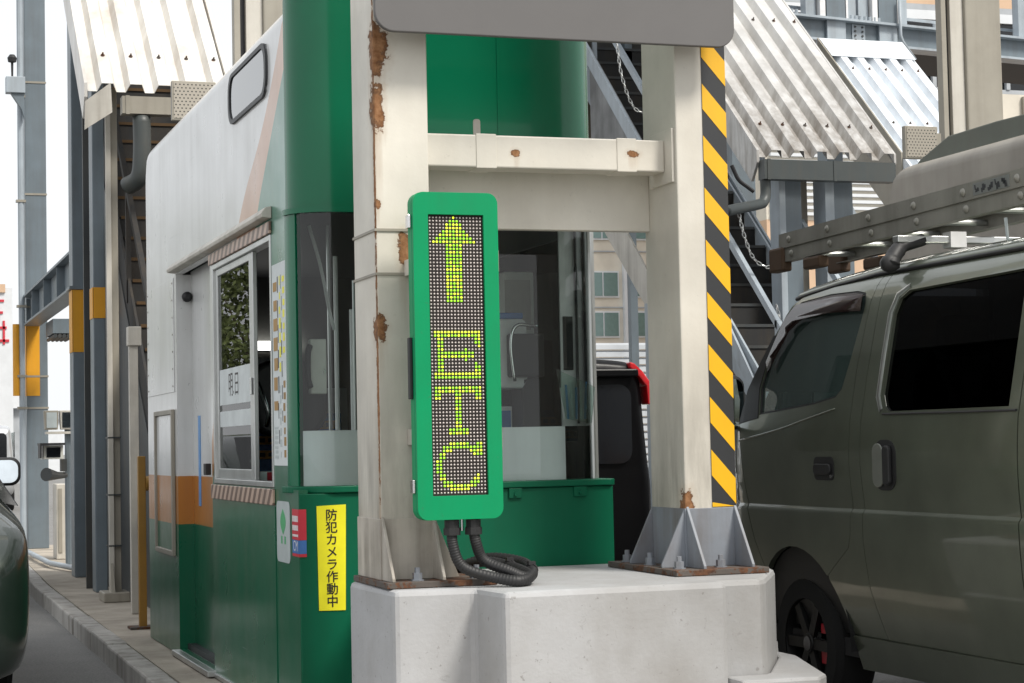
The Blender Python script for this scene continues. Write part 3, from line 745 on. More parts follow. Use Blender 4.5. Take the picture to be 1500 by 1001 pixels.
MB().tube(smooth_path([(1.868,8.325,1.74),(1.855,8.31,1.70),(1.855,8.31,1.60),(1.868,8.325,1.56)], 5), .014, 8).build('handset', M['black'], t, smooth=True)
MB().box(1.93, 1.94, 8.332, 8.3345, 1.62, 1.64).build('button', M['chrome'], t)
t = thing('ticket_machine', 'white ticket machine with black reader behind the right front window', 'machine', (2.8,8.5,1.12))
MB().prism(rrect(2.74, 2.93, 1.55, 1.87, .03, 4), 'y', 8.50, 8.75).build('machine_body', M['white'], t, bevel=.01)
MB().box(2.83, 3.0, 8.46, 8.70, 1.60, 1.80).build('card_reader', M['black'], t, bevel=.01)
MB().box(2.90, 2.99, 8.50, 8.66, 1.13, 1.60).build('stand', M['black'], t, bevel=.01)
MB().tube(smooth_path([(2.845,8.44,1.58),(2.83,8.44,1.75),(2.86,8.44,1.835),(2.96,8.44,1.83)], 6), .008, 8).build('grab_bar', M['chrome'], t, smooth=True)
MB().box(2.80, 2.92, 8.52, 8.62, 1.871, 1.90).build('lid', M['blue'], t, bevel=.006)
t = thing('control_cabinet', 'beige control cabinet mounted high behind the right front window', 'cabinet', (2.9,8.9,1.9))
MB().box(2.94, 3.09, 8.85, 9.05, 1.80, 2.12).build('cabinet_body', M['machine'], t, bevel=.008)
MB().box(2.94, 3.07, 8.845, 8.849, 1.84, 2.08).build('cabinet_door', M['beige_pale'], t)
t = thing('file_box', 'white and blue file box standing on the desk by the right front window', 'box', (2.85,8.55,1.12))
MB().box(2.75, 2.89, 8.62, 8.76, 1.30, 1.47).build('box_body', M['white'], t, bevel=.004); MB().box(2.76, 2.88, 8.612, 8.619, 1.31, 1.45).build('box_front', M['blue'], t)
MB().box(2.74, 2.90, 8.61, 8.77, 1.122, 1.299).build('box_base', M['machine'], t, bevel=.004)
t = thing('pen_pocket', 'clear plastic pocket holding pens hung inside the right front window', 'pocket', (2.98,8.12,1.5))
MB().prism([(2.93,1.62),(2.97,1.40),(3.09,1.38),(3.11,1.54)], 'y', 8.11, 8.116).build('pocket', M['glass'], t)
for k in range(6):
    x = 2.965+.02*k; MB().cyl((x,8.125,1.40),(x-.012+.004*k,8.125,1.54+.012*(k % 3)),.0055,6).build('pen', M['skyblue' if k % 2 else 'white'], t)
t = thing('pole_rack', 'cluster of pale upright poles behind the left curved window', 'rack', (2.15,8.75,.19))
for k, (x, y, r) in enumerate(((2.02,8.6,.008),(2.10,8.8,.011),(2.16,8.7,.006),(2.20,8.9,.012),(2.25,8.75,.006))):
    MB().cyl((x,y,.19),(x,y,2.3-.12*k),r,8).build('pole', M['white' if k % 2 else 'alu'], t)
MB().box(1.99, 2.28, 8.55, 8.95, 1.32, 1.35).build('shelf', M['rack'], t)
t = thing('hanging_cable', 'pale cable hanging slantwise behind the left curved window', 'cable', (1.95,8.5,2.2))
MB().tube(smooth_path([(1.90,8.45,2.28),(1.95,8.45,2.1),(2.0,8.5,1.9),(2.02,8.5,1.82)], 5), .008, 6).build('cable', M['white'], t)
t = thing('wall_poster', 'pale notices pinned to the rear wall inside the toll booth', 'poster', (2.6,12.42,1.4))
for k, (x, z) in enumerate(((2.0,1.35),(2.4,1.5),(2.75,1.3))): MB().box(x, x+.28, 12.42, 12.428, z, z+.38).build('sheet', M['paper'], t)
t = thing('wall_panel', 'pale inner panel with small dark screen beside the right front window', 'panel', (3.08,8.8,1.2))
MB().box(2.985, 3.128, 8.20, 8.212, 1.37, 2.39).build('panel_sheet', M['white'], t)
MB().box(2.985, 3.128, 8.2125, 8.22, 1.37, 2.39).build('reflection_shield', M['dark'], t)  # unseen dark sheet added to keep the panel out of the van window reflection
MB().box(2.995, 3.04, 8.19, 8.1995, 1.62, 1.86).build('screen', M['windark'], t)
for x in (3.06, 3.10): MB().cyl((x,8.193,1.38),(x,8.193,2.36),.006,6).build('trunking', M['rack'], t)

# ------------------------------------------------------------------ second island: booth behind the van
b2 = copy_tree(booth, (5.353,0,0))
for o in kids(b2):
    if o.name.startswith('side_wall') and o.data.materials[0] == M['livery']:
        o.data = o.data.copy(); o.data.materials[0] = M['shaded_booth']
b2['label'] = 'second toll booth beyond the van, only its white rear roof corner showing above the ladder'
t = thing('roof_duct', 'dark olive duct lying on the roof of the booth beyond the van', 'duct', (7.5,11.4,3.23))
MB().prism([(9.6,3.235),(12.35,3.235),(12.3,3.27),(11.9,3.385),(11.3,3.39),(9.6,3.355)], 'x', 7.25, 7.9).build('duct_body', paint('olive_duct', (.10,.11,.085), .5, dirt=.3), t, bevel=.01)

def gantry_column(x, y, label):
    t = thing('gantry_column', label, 'column', (x+.3,y+.2,.12), 'beige columns behind the booths')
    MB().box(x, x+.042, y+.02, y+.10, .15, 9).build('side_flange', M['beige'], t, bevel=.004)
    MB().box(x+.0425, x+.081, y+.07, y+.10, .15, 9).build('groove', M['dark'], t)
    MB().box(x+.0815, x+.193, y+.03, y+.10, .15, 9).build('cover_strip', M['beige_pale'], t, bevel=.004)
    MB().box(x+.1935, x+.50, y, y+.40, .15, 9).build('shaft', M['beige'], t, bevel=.012)
    MB().box(x-.08, x+.58, y-.06, y+.46, .121, .15).build('base_plate', M['beige'], t)
gantry_column(2.36, 12.62, 'beige box column behind the roof of the nearer booth')
gantry_column(7.675, 12.62, 'beige box column rising behind the far booth roof, above the van ladder')
def perf_box(x0, x1, y, z0, z1, label):
    t = thing('speaker_box', label, 'speaker box', ((x0+x1)/2,y,z0), 'perforated boxes beside the columns')
    MB().box(x0, x1, y, y+.05, z0, z1).build('box_body', M['beige'], t, bevel=.004)
    MB().box(x0+.012, x1-.012, y-.004, y-.0005, z0+.012, z1-.012).build('grille', M['perf'], t)
    MB().box(x1-.06, x1+.06, y+.0505, y+.12, z0+.06, z0+.20).build('bracket', M['beige'], t)
perf_box(1.925, 2.21, 12.5, 3.42, 3.675, 'perforated beige box left of the nearer beige column')
perf_box(7.26, 7.53, 12.5, 3.315, 3.555, 'perforated beige box on the corner of the far booth roof')

# ------------------------------------------------------------------ stairs and canopies
def canopy(x0, ny, y_e, z_e, slope, length, mat, label, flash_top=False, gable=True):
    t = thing('stair_canopy', label, 'canopy', (x0+.6,y_e,z_e), 'corrugated canopies over the stairs')
    p = .22; prof = []
    for i in range(ny):
        a = x0+i*p
        prof += [(a,0.0),(a+.07,0.0),(a+.10,.075),(a+.19,.075)]
    prof.append((x0+ny*p, 0.0))
    d = Vector((0,1,slope)).normalized(); n = Vector((0,-slope,1)).normalized()
    m = MB(); k = len(prof); S = 8
    for j in range(S+1):
        o = Vector((0,y_e,z_e))+d*(length*j/S)
        m.v += [tuple(o+Vector((x,0,0))+n*h) for x, h in prof]
    for j in range(S):
        for i in range(k-1):
            m.f.append([j*k+i, j*k+i+1, (j+1)*k+i+1, (j+1)*k+i]); m.m.append(0)
    m.build('roof_sheet', mat, t, solid=.004, face=(0,-slope,1))
    W = ny*p
    for s in (.42, length*.45, length*.8):
        for i in range(ny):
            q = Vector((x0+i*p+.147, y_e, z_e))+d*s+n*.076
            b = MB(); b.cyl(q, q+n*.008, .016, 8); b.cyl(q+n*.008, q+n*.028, .007, 6); b.build('screw', M['rusty'], t)
    if gable:
        o = Vector((x0-.004,y_e-.02,z_e)); e = o+d*length
        g = MB(); g.prism([(o.y,o.z+.06),(o.y,o.z-.05),(o.y+.12,o.z-.20),(e.y+.12,e.z-.20),(e.y,e.z+.06)], 'x', x0-.03, x0-.005)
        g.build('side_flashing', mat, t)
        o2 = x0+W
        MB().prism([(o.y+.02,o.z+.06),(o.y+.02,o.z-.03),(e.y,e.z-.03),(e.y,e.z+.06)], 'x', o2+.003, o2+.022).build('side_flashing', mat, t)
    if flash_top:
        e = Vector((0,y_e,z_e))+d*length
        m = MB(); a, b = e-d*.42+n*.085, e+n*.085
        m.add([(x0-.02,a.y,a.z),(x0+W+.02,a.y,a.z),(x0+W+.02,b.y,b.z),(x0-.02,b.y,b.z)], [(0,1,2,3)])
        m.build('ridge_flashing', mat, t, solid=.004, face=(0,-slope,1))
        MB().prism([(a.y-1.6,a.z-1.6*slope),(b.y,b.z),(b.y,b.z-.9),(a.y-1.6,a.z-1.6*slope-.9)], 'x', x0-.05, x0-.031).build('side_panel', M['beige'], t)
    for s in (.9, length*.5, length*.85):
        q = Vector((0,y_e,z_e))+d*s-n*.05
        MB().box(x0, x0+W, q.y-.03, q.y+.03, q.z-.08, q.z-.005).build('purlin', M['steel_dark'], t)
    return t
SL = .88
canopy(1.70, 5, 15.25, 4.09, SL, 4.6, M['corr'], 'white corrugated canopy rising over the stairs left of the nearer booth')
canopy(7.40, 6, 15.22, 3.725, SL, 5.2, M['corr_dirty'], 'large stained corrugated canopy right of the hazard striped column')
canopy(11.10, 5, 18.5, 3.78, SL, 3.46, M['corr_cool'], 'clean bluish white corrugated canopy under the steel footbridge', flash_top=True)

def stairs(x0, x1, ys, label, ms, nose, n=30):
    t = thing('staircase', label, 'staircase', ((x0+x1)/2,ys,.12), 'steel staircases under the canopies')
    r, g = .198, .225
    st = MB()
    for k in range(n):
        y, z = ys+g*k, .12+r*k
        st.box(x0+.03, x1-.03, y, y+.012, z, z+r-.02); st.box(x0+.03, x1-.03, y+.0125, y+g+.03, z+r-.03, z+r-.006)
    st.build('steps', M['steel_black'], t)
    for k in range(n):
        y, z = ys+g*k, .12+r*k
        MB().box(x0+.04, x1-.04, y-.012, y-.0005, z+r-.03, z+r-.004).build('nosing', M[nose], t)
    e = (ys+g*n, .12+r*n)
    for x, mt in ((x0, ms[0]), (x1-.02, ms[1])):
        MB().prism([(ys-.1,.12),(ys+.2,.12),(e[0],e[1]-.22),(e[0],e[1]+.12),(ys-.1,.32)], 'x', x, x+.02).build('stringer', M[mt], t)
        h = MB(); h.bar((x+.01,ys,1.05),(x+.01,e[0],e[1]+.95),.04,.06)
        h.build('handrail', M[mt], t)
        for k in range(0, n+1, 6):
            y, z = ys+g*k, .12+r*k
            MB().box(x-.01, x+.03, y-.02, y+.02, z, z+.96).build('baluster', M[mt], t)
    return t, e
stairs(2.08, 3.05, 13.25, 'dark steel stairs with orange step edges behind the nearer booth', ('steel_black','steel_black'), 'nosing')
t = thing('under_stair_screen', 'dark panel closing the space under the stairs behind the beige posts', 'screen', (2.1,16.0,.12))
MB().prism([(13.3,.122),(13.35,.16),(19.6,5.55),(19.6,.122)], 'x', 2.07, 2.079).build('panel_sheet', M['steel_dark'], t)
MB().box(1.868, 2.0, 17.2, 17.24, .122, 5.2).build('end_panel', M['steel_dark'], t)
s2, e2 = stairs(7.22, 8.05, 13.25, 'steel stairs with pale stringers beyond the van', ('steel_light','steel_light'), 'steel_dark')
# closed sheet under the second flight, with its grubby inner panel
t = thing('landing_wall', 'dark wall of the upper landing above the far stairs with boarded patches', 'wall', (7.7,19.2,4.0))
MB().box(6.75, 8.7, 19.2, 19.25, 4.02, 7.4).build('wall_sheet', paint('dark_stair_wall', (.045,.045,.042), .8, var=.4, dirt=.5, dcol=(.10,.085,.06)), t)
for (x, z) in ((6.95,5.15),(7.28,4.5),(7.6,5.0)): MB().box(x, x+.26, 19.18, 19.199, z, z+.4).build('board', paint('plywood', (.12,.10,.07), .8, var=.3, dirt=.5), t)
for x in (7.16, 7.75): MB().box(x, x+.08, 19.10, 19.19, .12, 7.4).build('rail', M['steel'], t)
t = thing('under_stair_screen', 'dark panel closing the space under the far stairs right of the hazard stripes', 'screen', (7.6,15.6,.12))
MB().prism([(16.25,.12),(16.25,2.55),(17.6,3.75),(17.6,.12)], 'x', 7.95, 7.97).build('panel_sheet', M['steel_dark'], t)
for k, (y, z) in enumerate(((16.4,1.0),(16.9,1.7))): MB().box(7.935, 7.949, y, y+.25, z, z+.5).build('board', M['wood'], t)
t = thing('side_screen', 'grubby grey side screen of the far stairs seen between booth and column', 'screen', (7.18,17.9,2.5))
MB().prism([(17.0,3.1),(17.0,3.95),(18.6,5.35),(18.6,4.4)], 'x', 7.15, 7.165).build('screen_sheet', paint('grubby_screen', (.24,.245,.245), .6, var=.3, dirt=.7, dcol=(.05,.05,.05), streak=3), t)
MB().bar((7.12,16.9,3.80),(7.12,18.9,5.56),.03,.14).build('rail', M['steel_light'], t)
t = thing('diagonal_brace', 'wide pale grey sloping steel plate seen between booth and right column', 'brace', (7.2,17.5,1.0))
MB().prism([(18.9,3.86),(17.32,2.60),(17.05,2.1),(17.05,2.75),(18.9,4.35)], 'x', 7.17, 7.19).build('plate', M['beige_pale'], t)
MB().bar((7.18,17.18,2.6),(7.18,17.18,.12),.10,.10).build('post', M['steel_light'], t)
t = thing('diagonal_brace', 'slanting pale blue brace below the gutter behind the ladder end', 'brace', (8.0,16.6,1.3))
MB().bar((8.09,15.6,2.30),(8.09,18.2,4.60),.02,.12).build('bar', M['steel_light'], t)
t = thing('diagonal_brace', 'short pale slanting brace just right of the hazard striped column', 'brace', (7.2,14.8,.12))
MB().bar((7.19,14.55,1.25),(7.19,15.9,2.66),.02,.12).build('bar', M['steel_light'], t)

# gutters
gd = paint('dark_gutter', (.05,.06,.06), .45, dirt=.3)
def gutter(x0, x1, y, z0, z1, label, mat):
    t = thing('gutter', label, 'gutter', ((x0+x1)/2,y,z0), 'gutters along the canopies')
    m = MB(); m.box(x0, x1, y, y+.006, z0, z1); m.box(x0, x1, y+.0062, y+.12, z0, z0+.006); m.box(x0, x1, y+.1202, y+.126, z0, z1-.02)
    m.box(x0-.006, x0-.0002, y, y+.126, z0, z1); m.box(x1+.0002, x1+.006, y, y+.126, z0, z1)
    m.build('trough', mat, t)
    for x in (x0+.02, x0+(x1-x0)*.52): MB().box(x, x+.03, y-.006, y-.0005, z0-.006, z1+.004).build('joint_cover', mat, t)
    return t
g2 = gutter(7.40, 8.66, 15.10, 3.52, 3.69, 'dark gutter with bent downpipe below the large stained canopy', gd)
MB().tube(smooth_path([(7.44,15.19,3.53),(7.44,15.19,3.40),(7.41,15.17,3.33),(7.34,15.13,3.30),(7.05,14.95,3.235),(6.9,14.85,3.20)], 6), .046, 12).build('downpipe', gd, g2, smooth=True)
g1 = gutter(1.95, 2.9, 15.10, 3.90, 4.035, 'grey beam-like gutter below the left canopy', M['beige'])
MB().tube(smooth_path([(2.10,15.17,3.89),(2.10,15.17,3.6),(2.08,15.2,3.42),(2.0,15.3,3.36)], 6), .07, 12).build('downpipe', gd, g1, smooth=True)
t = thing('eave_plate', 'pale beige plate hanging at the left end of the left canopy eave', 'plate', (1.75,15.2,3.8))
MB().prism([(1.655,3.76),(1.66,3.98),(1.855,4.13),(1.865,3.90)], 'y', 15.08, 15.10).build('plate', M['beige_pale'], t)

# ------------------------------------------------------------------ steel posts
def steel_column(x0, x1, y, d, h, label, yel=None, yw=1.0, mat='steel', light=True, base=True):
    t = thing('steel_column', label, 'steel post', ((x0+x1)/2,y,.121), 'blue grey steel posts')
    MB().box(x0, x1, y, y+d, .122, h).build('shaft', M[mat], t, bevel=.008)
    if yel: MB().box(x0+.002, x0+(x1-x0)*yw, y-.006, y-.0005, *yel).build('amber_panel', M['amber'], t)
    if yel: MB().box(x0-.006, x0-.0005, y, y+d*.9, *yel).build('amber_panel', M['amber'], t)
    return t
p1 = steel_column(1.98, 2.235, 24.7, .30, 9, 'blue grey steel post farthest left on the island, half its face amber', (2.0,2.90), .62)
p2 = steel_column(1.93, 2.155, 18.75, .30, 8, 'wide blue grey steel post second from the left with amber panel', (2.24,2.83), .55)
p3 = steel_column(1.885, 1.985, 16.65, .25, 4.9, 'slim dark steel post with amber band left of the white posts', (2.42,2.68), 1.0, 'steel')
for z in (2.24, 1.85, 3.1, 4.5, 5.9):
    MB().box(1.972, 2.243, 24.692, 24.6995, z-.012, z+.012).build('steel_band', M['beige'], p1)
for z in (2.85,): MB().box(1.90, 2.17, 18.73, 19.07, z-.015, z+.015).build('flange_plate', M['steel'], p2)
t = thing('steel_girder', 'blue grey I-beam between the two left steel posts', 'beam', (2.04,22,2.9))
MB().box(1.94, 2.14, 19.06, 24.68, 3.21, 3.235).build('top_flange', M['steel'], t); MB().box(1.94, 2.14, 19.06, 24.68, 2.86, 2.885).build('bottom_flange', M['steel'], t)
MB().box(2.03, 2.05, 19.06, 24.68, 2.886, 3.209).build('web', M['steel'], t)
for y in (20.5, 22, 23.5): MB().box(1.95, 2.029, y, y+.015, 2.886, 3.209).build('stiffener', M['steel'], t)
for k in range(8): MB().cyl((2.029,23.9,2.92+.035*k),(2.012,23.9,2.92+.035*k),.012,6).build('bolt', M['steel_dark'], t)
t = thing('steel_girder', 'short dark corrugated crosspiece behind the left steel girder', 'beam', (2.4,23.5,2.6))
for k in range(5): MB().cyl((2.2+.05*k,23.3,2.66),(2.2+.05*k,24.2,2.66),.024,8).build('rib', M['steel_dark'], t)
MB().box(2.17, 2.45, 23.3, 24.2, 2.69, 2.86).build('block', M['steel'], t)
# conduits with siren on the far post
t = thing('conduit_pipe', 'thin grey conduit pipe running up the farthest left post', 'pipe', (1.93,24.6,.12))
MB().cyl((1.92,24.62,.13),(1.92,24.62,9),.038,10).build('pipe', M['steel_light'], t, smooth=True, split=True)
MB().cyl((1.85,24.62,2.0),(1.85,24.62,2.88),.042,10).build('amber_sleeve', M['amber'], t, smooth=True, split=True)
for z in (1.85, 2.24, 3.1, 4.4, 5.7): MB().box(1.86, 1.978, 24.575, 24.665, z-.015, z+.015).build('clamp', M['beige'], t)
t = thing('junction_box', 'small grey junction box with black beacon high on the farthest left post', 'box', (1.84,24.5,5.85))
MB().box(1.74, 1.97, 24.45, 24.60, 5.72, 5.92).build('box_body', M['steel_light'], t, bevel=.006)
b = MB(); b.tube([(1.82,24.52,5.925),(1.82,24.52,6.10),(1.82,24.52,6.11),(1.82,24.52,6.16),(1.82,24.52,6.20)], [.012,.016,.05,.058,.03], 12); b.build('beacon', M['black'], t)
MB().prism([(1.80,5.719),(1.96,5.719),(1.96,5.40),(1.93,5.52)], 'y', 24.48, 24.58).build('bracket', M['steel'], t)

def beige_post(x0, x1, y, h, label):
    t = thing('beige_post', label, 'post', ((x0+x1)/2,y,.121))
    MB().box(x0, x0+(x1-x0)*.42, y, y+.03, .15, h).build('flange', M['beige_pale'], t, bevel=.003)
    MB().box(x0+(x1-x0)*.38, x1, y+.0305, y+.16, .15, h).build('shaft', M['beige'], t, bevel=.003)
    MB().box(x0-.06, x1+.05, y-.12, y+.2, .121, .20).build('base_block', M['beige'], t, bevel=.01)
    MB().prism([(y-.11,.2005),(y+.0,.42),(y+.0,.2005)], 'x', x0+.01, x0+.03).build('gusset', M['beige'], t)
    for z in (.55, .95, 1.4): MB().box(x0-.003, x1+.003, y-.003, y+.17, z, z+.012).build('joint_band', M['steel_dark'], t)
    return t
beige_post(1.872, 1.968, 15.6, 4.18, 'tall beige flanged post holding up the left canopy eave')
t = thing('capped_post', 'short pale post with square cap just left of the booth rear corner', 'post', (1.90,14.3,.12))
MB().box(1.872, 1.935, 14.3, 14.36, .125, 2.06).build('shaft', M['beige_pale'], t, bevel=.003); MB().box(1.862, 1.958, 14.28, 14.38, 2.061, 2.20).build('cap', M['beige_pale'], t, bevel=.005)
t = thing('ochre_post', 'ochre yellow guard post standing at the rear corner of the booth', 'guard post', (1.785,13.1,.12))
MB().box(1.765, 1.815, 13.10, 13.15, .125, 1.262).build('post', M['ochre'], t, bevel=.004)
MB().box(1.70, 1.86, 13.05, 13.22, .122, .138).build('base_plate', M['rusty'], t)
b = MB().cyl((1.8155,13.125,1.08),(2.05,13.13,1.08),.05).build('rail', M['ochre'], t, smooth=True, split=True)
MB().cyl((2.0,13.13,1.08),(2.02,13.13,1.08),.06).build('ring', M['beige_pale'], b)
# canopy posts on the second island
t = thing('steel_column', 'pale blue steel post under the left end of the dark gutter', 'steel post', (7.8,15.5,.12), 'blue grey steel posts')
MB().box(7.70, 7.76, 15.45, 15.65, .122, 3.70).build('flange', M['steel_light'], t, bevel=.004); MB().box(7.761, 7.93, 15.48, 15.62, .122, 3.70).build('shaft', M['steel'], t, bevel=.004)
t = thing('steel_column', 'wide blue steel post under the middle of the dark gutter', 'steel post', (8.3,15.5,.12), 'blue grey steel posts')
MB().box(8.15, 8.24, 15.45, 15.68, .122, 3.70).build('flange', M['steel_light'], t, bevel=.004); MB().box(8.241, 8.44, 15.48, 15.66, .122, 3.70).build('shaft', M['steel'], t, bevel=.004)
t = thing('steel_trestle', 'grey angle frame between the two posts under the dark gutter', 'trestle', (8.05,15.7,.12))
MB().box(7.97, 8.0, 15.7, 15.76, .122, 3.7).build('upright', M['steel_light'], t); MB().box(8.03, 8.10, 15.7, 15.8, .122, 3.7).build('upright', M['beige'], t)
MB().bar((8.0,15.73,3.4),(8.09,15.73,3.68),.03,.03).build('strut', M['steel_light'], t)
t = thing('steel_trestle', 'blue A-shaped brace right of the blue gutter post', 'trestle', (8.6,15.8,.12))
MB().bar((8.48,15.75,3.50),(8.80,15.75,2.90),.05,.05,(0,1,0)).build('strut', M['steel_light'], t); MB().box(8.47, 8.52, 15.73, 15.78, .122, 3.52).build('upright', M['steel_light'], t)
steel_column(7.64, 7.86, 24.7, .3, 8, 'far blue grey post with amber panel in the gap left of the right cream column', (1.3,2.30), 1.0)
steel_column(12.66, 12.90, 23.9, .3, 6.0, 'distant blue grey post with amber panel seen through the van window', (2.15,2.75), 1.0)

def chain(pts, label):
    t = thing('chain', label, 'chain', pts[0], 'pale chains by the far stairs')
    path = smooth_path(pts, 12); m = MB()
    L = [0.0]
    for a, b in zip(path, path[1:]): L.append(L[-1]+(b-a).length)
    n = int(L[-1]/.045)
    for i in range(n):
        s = L[-1]*(i+.5)/n; j = max(k for k in range(len(L)) if L[k] <= s); j = min(j, len(path)-2)
        p = path[j]; d = (path[j+1]-path[j]).normalized(); a = d.cross(Vector((0,1,0) if i % 2 else (1,0,.2))).normalized()
        ring = [p+d*.028*math.cos(w)+a*.013*math.sin(w) for w in [2*PI*q/8 for q in range(9)]]
        m.tube(ring, .0055, 5, caps=False)
    m.build('links', M['alu'], t)
chain([(6.78,16.9,5.0),(6.82,16.9,4.72),(6.92,16.9,4.45),(7.05,16.9,4.38),(7.2,16.9,4.45)], 'pale chain hanging in a curve above the upper beam')
chain([(7.08,15.0,3.25),(7.14,15.0,3.0),(7.22,15.0,2.82),(7.34,15.0,2.75),(7.42,15.0,2.78)], 'pale chain below the downpipe beside the hazard stripes')
chain([(7.42,15.0,2.42),(7.47,15.0,2.22),(7.55,15.0,2.06),(7.68,15.0,1.98),(7.8,15.0,2.02)], 'pale chain above the van windscreen corner')
for k, (x, y, z) in enumerate(((7.16,15.1,3.55),)):
    t = thing('chain_hook', 'black hook hanging at the left corner of the stained canopy', 'hook', (x,y,z))
    MB().tube(smooth_path([(7.06,15.05,3.62),(7.12,15.05,3.50),(7.20,15.05,3.44),(7.26,15.05,3.40)], 6), .018, 8).build('hook', M['black'], t)

# ------------------------------------------------------------------ lamps and camera far left
t = thing('camera_stand', 'steel stand with twin floodlights, camera and horn beside the second left post', 'camera stand', (2.09,20.8,.12))
MB().cyl((2.10,20.9,.13),(2.10,20.9,1.55),.045,10).build('pole', M['steel'], t, smooth=True, split=True)
MB().box(1.86, 2.20, 20.78, 20.95, 1.49, 1.515).build('shelf', M['beige_pale'], t)
for x, r in ((1.92,0),(2.08,1)):
    f = MB().prism([(x-.07,1.535),(x-.08,1.735),(x+.07,1.735),(x+.06,1.535)], 'y', 20.80, 20.92).build('floodlight', M['beige'] if not r else M['beige_pale'], t, bevel=.008)
    MB().box(x-.055, x+.05, 20.793, 20.7995, 1.555, 1.715).build('lamp_glass', M['glass_lens'] if r else M['palegrey'], f)
c = MB().box(1.80, 2.00, 20.45, 20.85, 1.23, 1.37).build('camera', M['machine'], t, bevel=.006)
MB().box(1.76, 2.01, 20.36, 20.70, 1.372, 1.395).build('hood', M['black'], c); MB().box(1.76, 1.775, 20.36, 20.62, 1.24, 1.371).build('hood', M['black'], c)
MB().box(1.83, 1.97, 20.443, 20.4495, 1.25, 1.35).build('lens', M['windark'], c)
MB().tube([(1.83,20.5,1.075),(1.95,20.65,1.06),(2.05,20.8,1.06)], [.07,.04,.03], 14).build('horn', M['steel_dark'], t)
MB().box(2.0, 2.06, 20.7, 20.85, 1.10, 1.228).build('bracket', M['steel_dark'], t)
t = thing('cabinet', 'pale ribbed cabinet between the left steel posts', 'cabinet', (2.2,22.0,.12))
MB().box(2.07, 2.32, 22.0, 22.4, .125, .95).build('cabinet_body', M['beige_pale'], t, bevel=.008)
for k in range(3): MB().box(2.09+.08*k, 2.13+.08*k, 21.988, 21.9995, .2, .9).build('rib', M['beige'], t)
t = thing('pipe_rail', 'low grey pipe running along the pavement past the left posts', 'pipe', (1.9,21,.2))
MB().tube([(2.30,17.0,.16),(2.16,18.6,.16),(1.86,20.5,.17),(1.80,24.2,.19),(1.92,24.60,.22)], .028, 8).build('pipe', M['steel_light'], t, smooth=True)
t = thing('guard_rail', 'low grey rail frame behind the second left post', 'rail', (2.2,19.6,.12))
for x in (2.05, 2.35): MB().box(x, x+.04, 19.6, 19.64, .125, .42).build('post', M['steel_light'], t)
MB().box(2.0, 2.9, 19.55, 19.60, .36, .42).build('top_rail', M['steel_light'], t)

# ------------------------------------------------------------------ footbridge and buildings
br = thing('footbridge', 'blue grey steel footbridge with riveted girder crossing behind the far canopies', 'footbridge', (12,21.5,.12))
def bp(x, off=0.0): return (x, 21.4+.17*(x-11.36)+off)
def brbox(x0, x1, o0, o1, z0, z1):
    return MB().prism([bp(x0,o0), bp(x1,o0), bp(x1,o1), bp(x0,o1)], 'z', z0, z1)
brbox(8.8, 20, 0, .02, 6.185, 6.43).build('girder_web', M['steel'], br)
brbox(8.8, 20, -.12, .14, 6.155, 6.184).build('bottom_flange', M['steel_light'], br); brbox(8.8, 20, -.12, .14, 6.431, 6.46).build('top_flange', M['steel_light'], br)
brbox(8.8, 20, .16, 1.9, 6.30, 6.40).build('deck', M['dark'], br)
for x in (9.6, 11.50, 12.30, 14.9, 17): brbox(x-.14, x+.14, -.05, -.002, 6.1845, 6.4305).build('stiffener', M['steel_light'], br)
for x in (9.6, 11.50, 12.30, 14.9, 17):
    brbox(x-.17, x+.11, -.10, .10, 6.461, 9.5).build('post', M['steel'], br)
    brbox(x-.27, x-.19, -.10, .12, 6.461, 9.5).build('downpipe', M['white'], br); brbox(x+.125, x+.155, -.10, .12, 6.461, 9.5).build('flange', M['white'], br)
    brbox(x-.44, x-.29, -.02, .12, 6.461, 9.5).build('panel', M['steel_light'], br); brbox(x+.17, x+.32, -.02, .12, 6.461, 9.5).build('panel', M['steel_light'], br)
for x in (10.6, 11.86, 13.30, 15.8):
    p = brbox(x-.10, x+.10, -.012, -.0015, 6.20, 6.42).build('splice_plate', M['steel_light'], br)
    for i in (-1, 1):
        for k in range(4):
            q = bp(x+.055*i, -.013); MB().cyl((q[0], q[1], 6.225+.055*k), (q[0], q[1]-.014, 6.225+.055*k), .014, 6).build('rivet', M['steel_dark'], p)
for x in (10.7, 11.95, 13.25, 15.9):
    for k in range(7):
        q = bp(x-.24+.07*k, -.09); MB().cyl((q[0], q[1], 6.4605), (q[0], q[1], 6.512), .02, 6).build('bolt', M['steel_light'], br)
brbox(8.8, 20, .3, .34, 6.62, 6.66).build('handrail', M['steel_light'], br)
MB().tube([(12.42,21.42,6.75),(12.42,21.42,6.30),(12.45,21.42,6.22),(12.62,21.42,6.0)], .022, 8).build('drain_pipe', M['steel_light'], br, smooth=True)
for x in (10.2, 16.5):
    q = bp(x, .2); MB().box(q[0]-.15, q[0]+.15, q[1], q[1]+.3, .1, 6.15).build('pier', M['steel'], br)

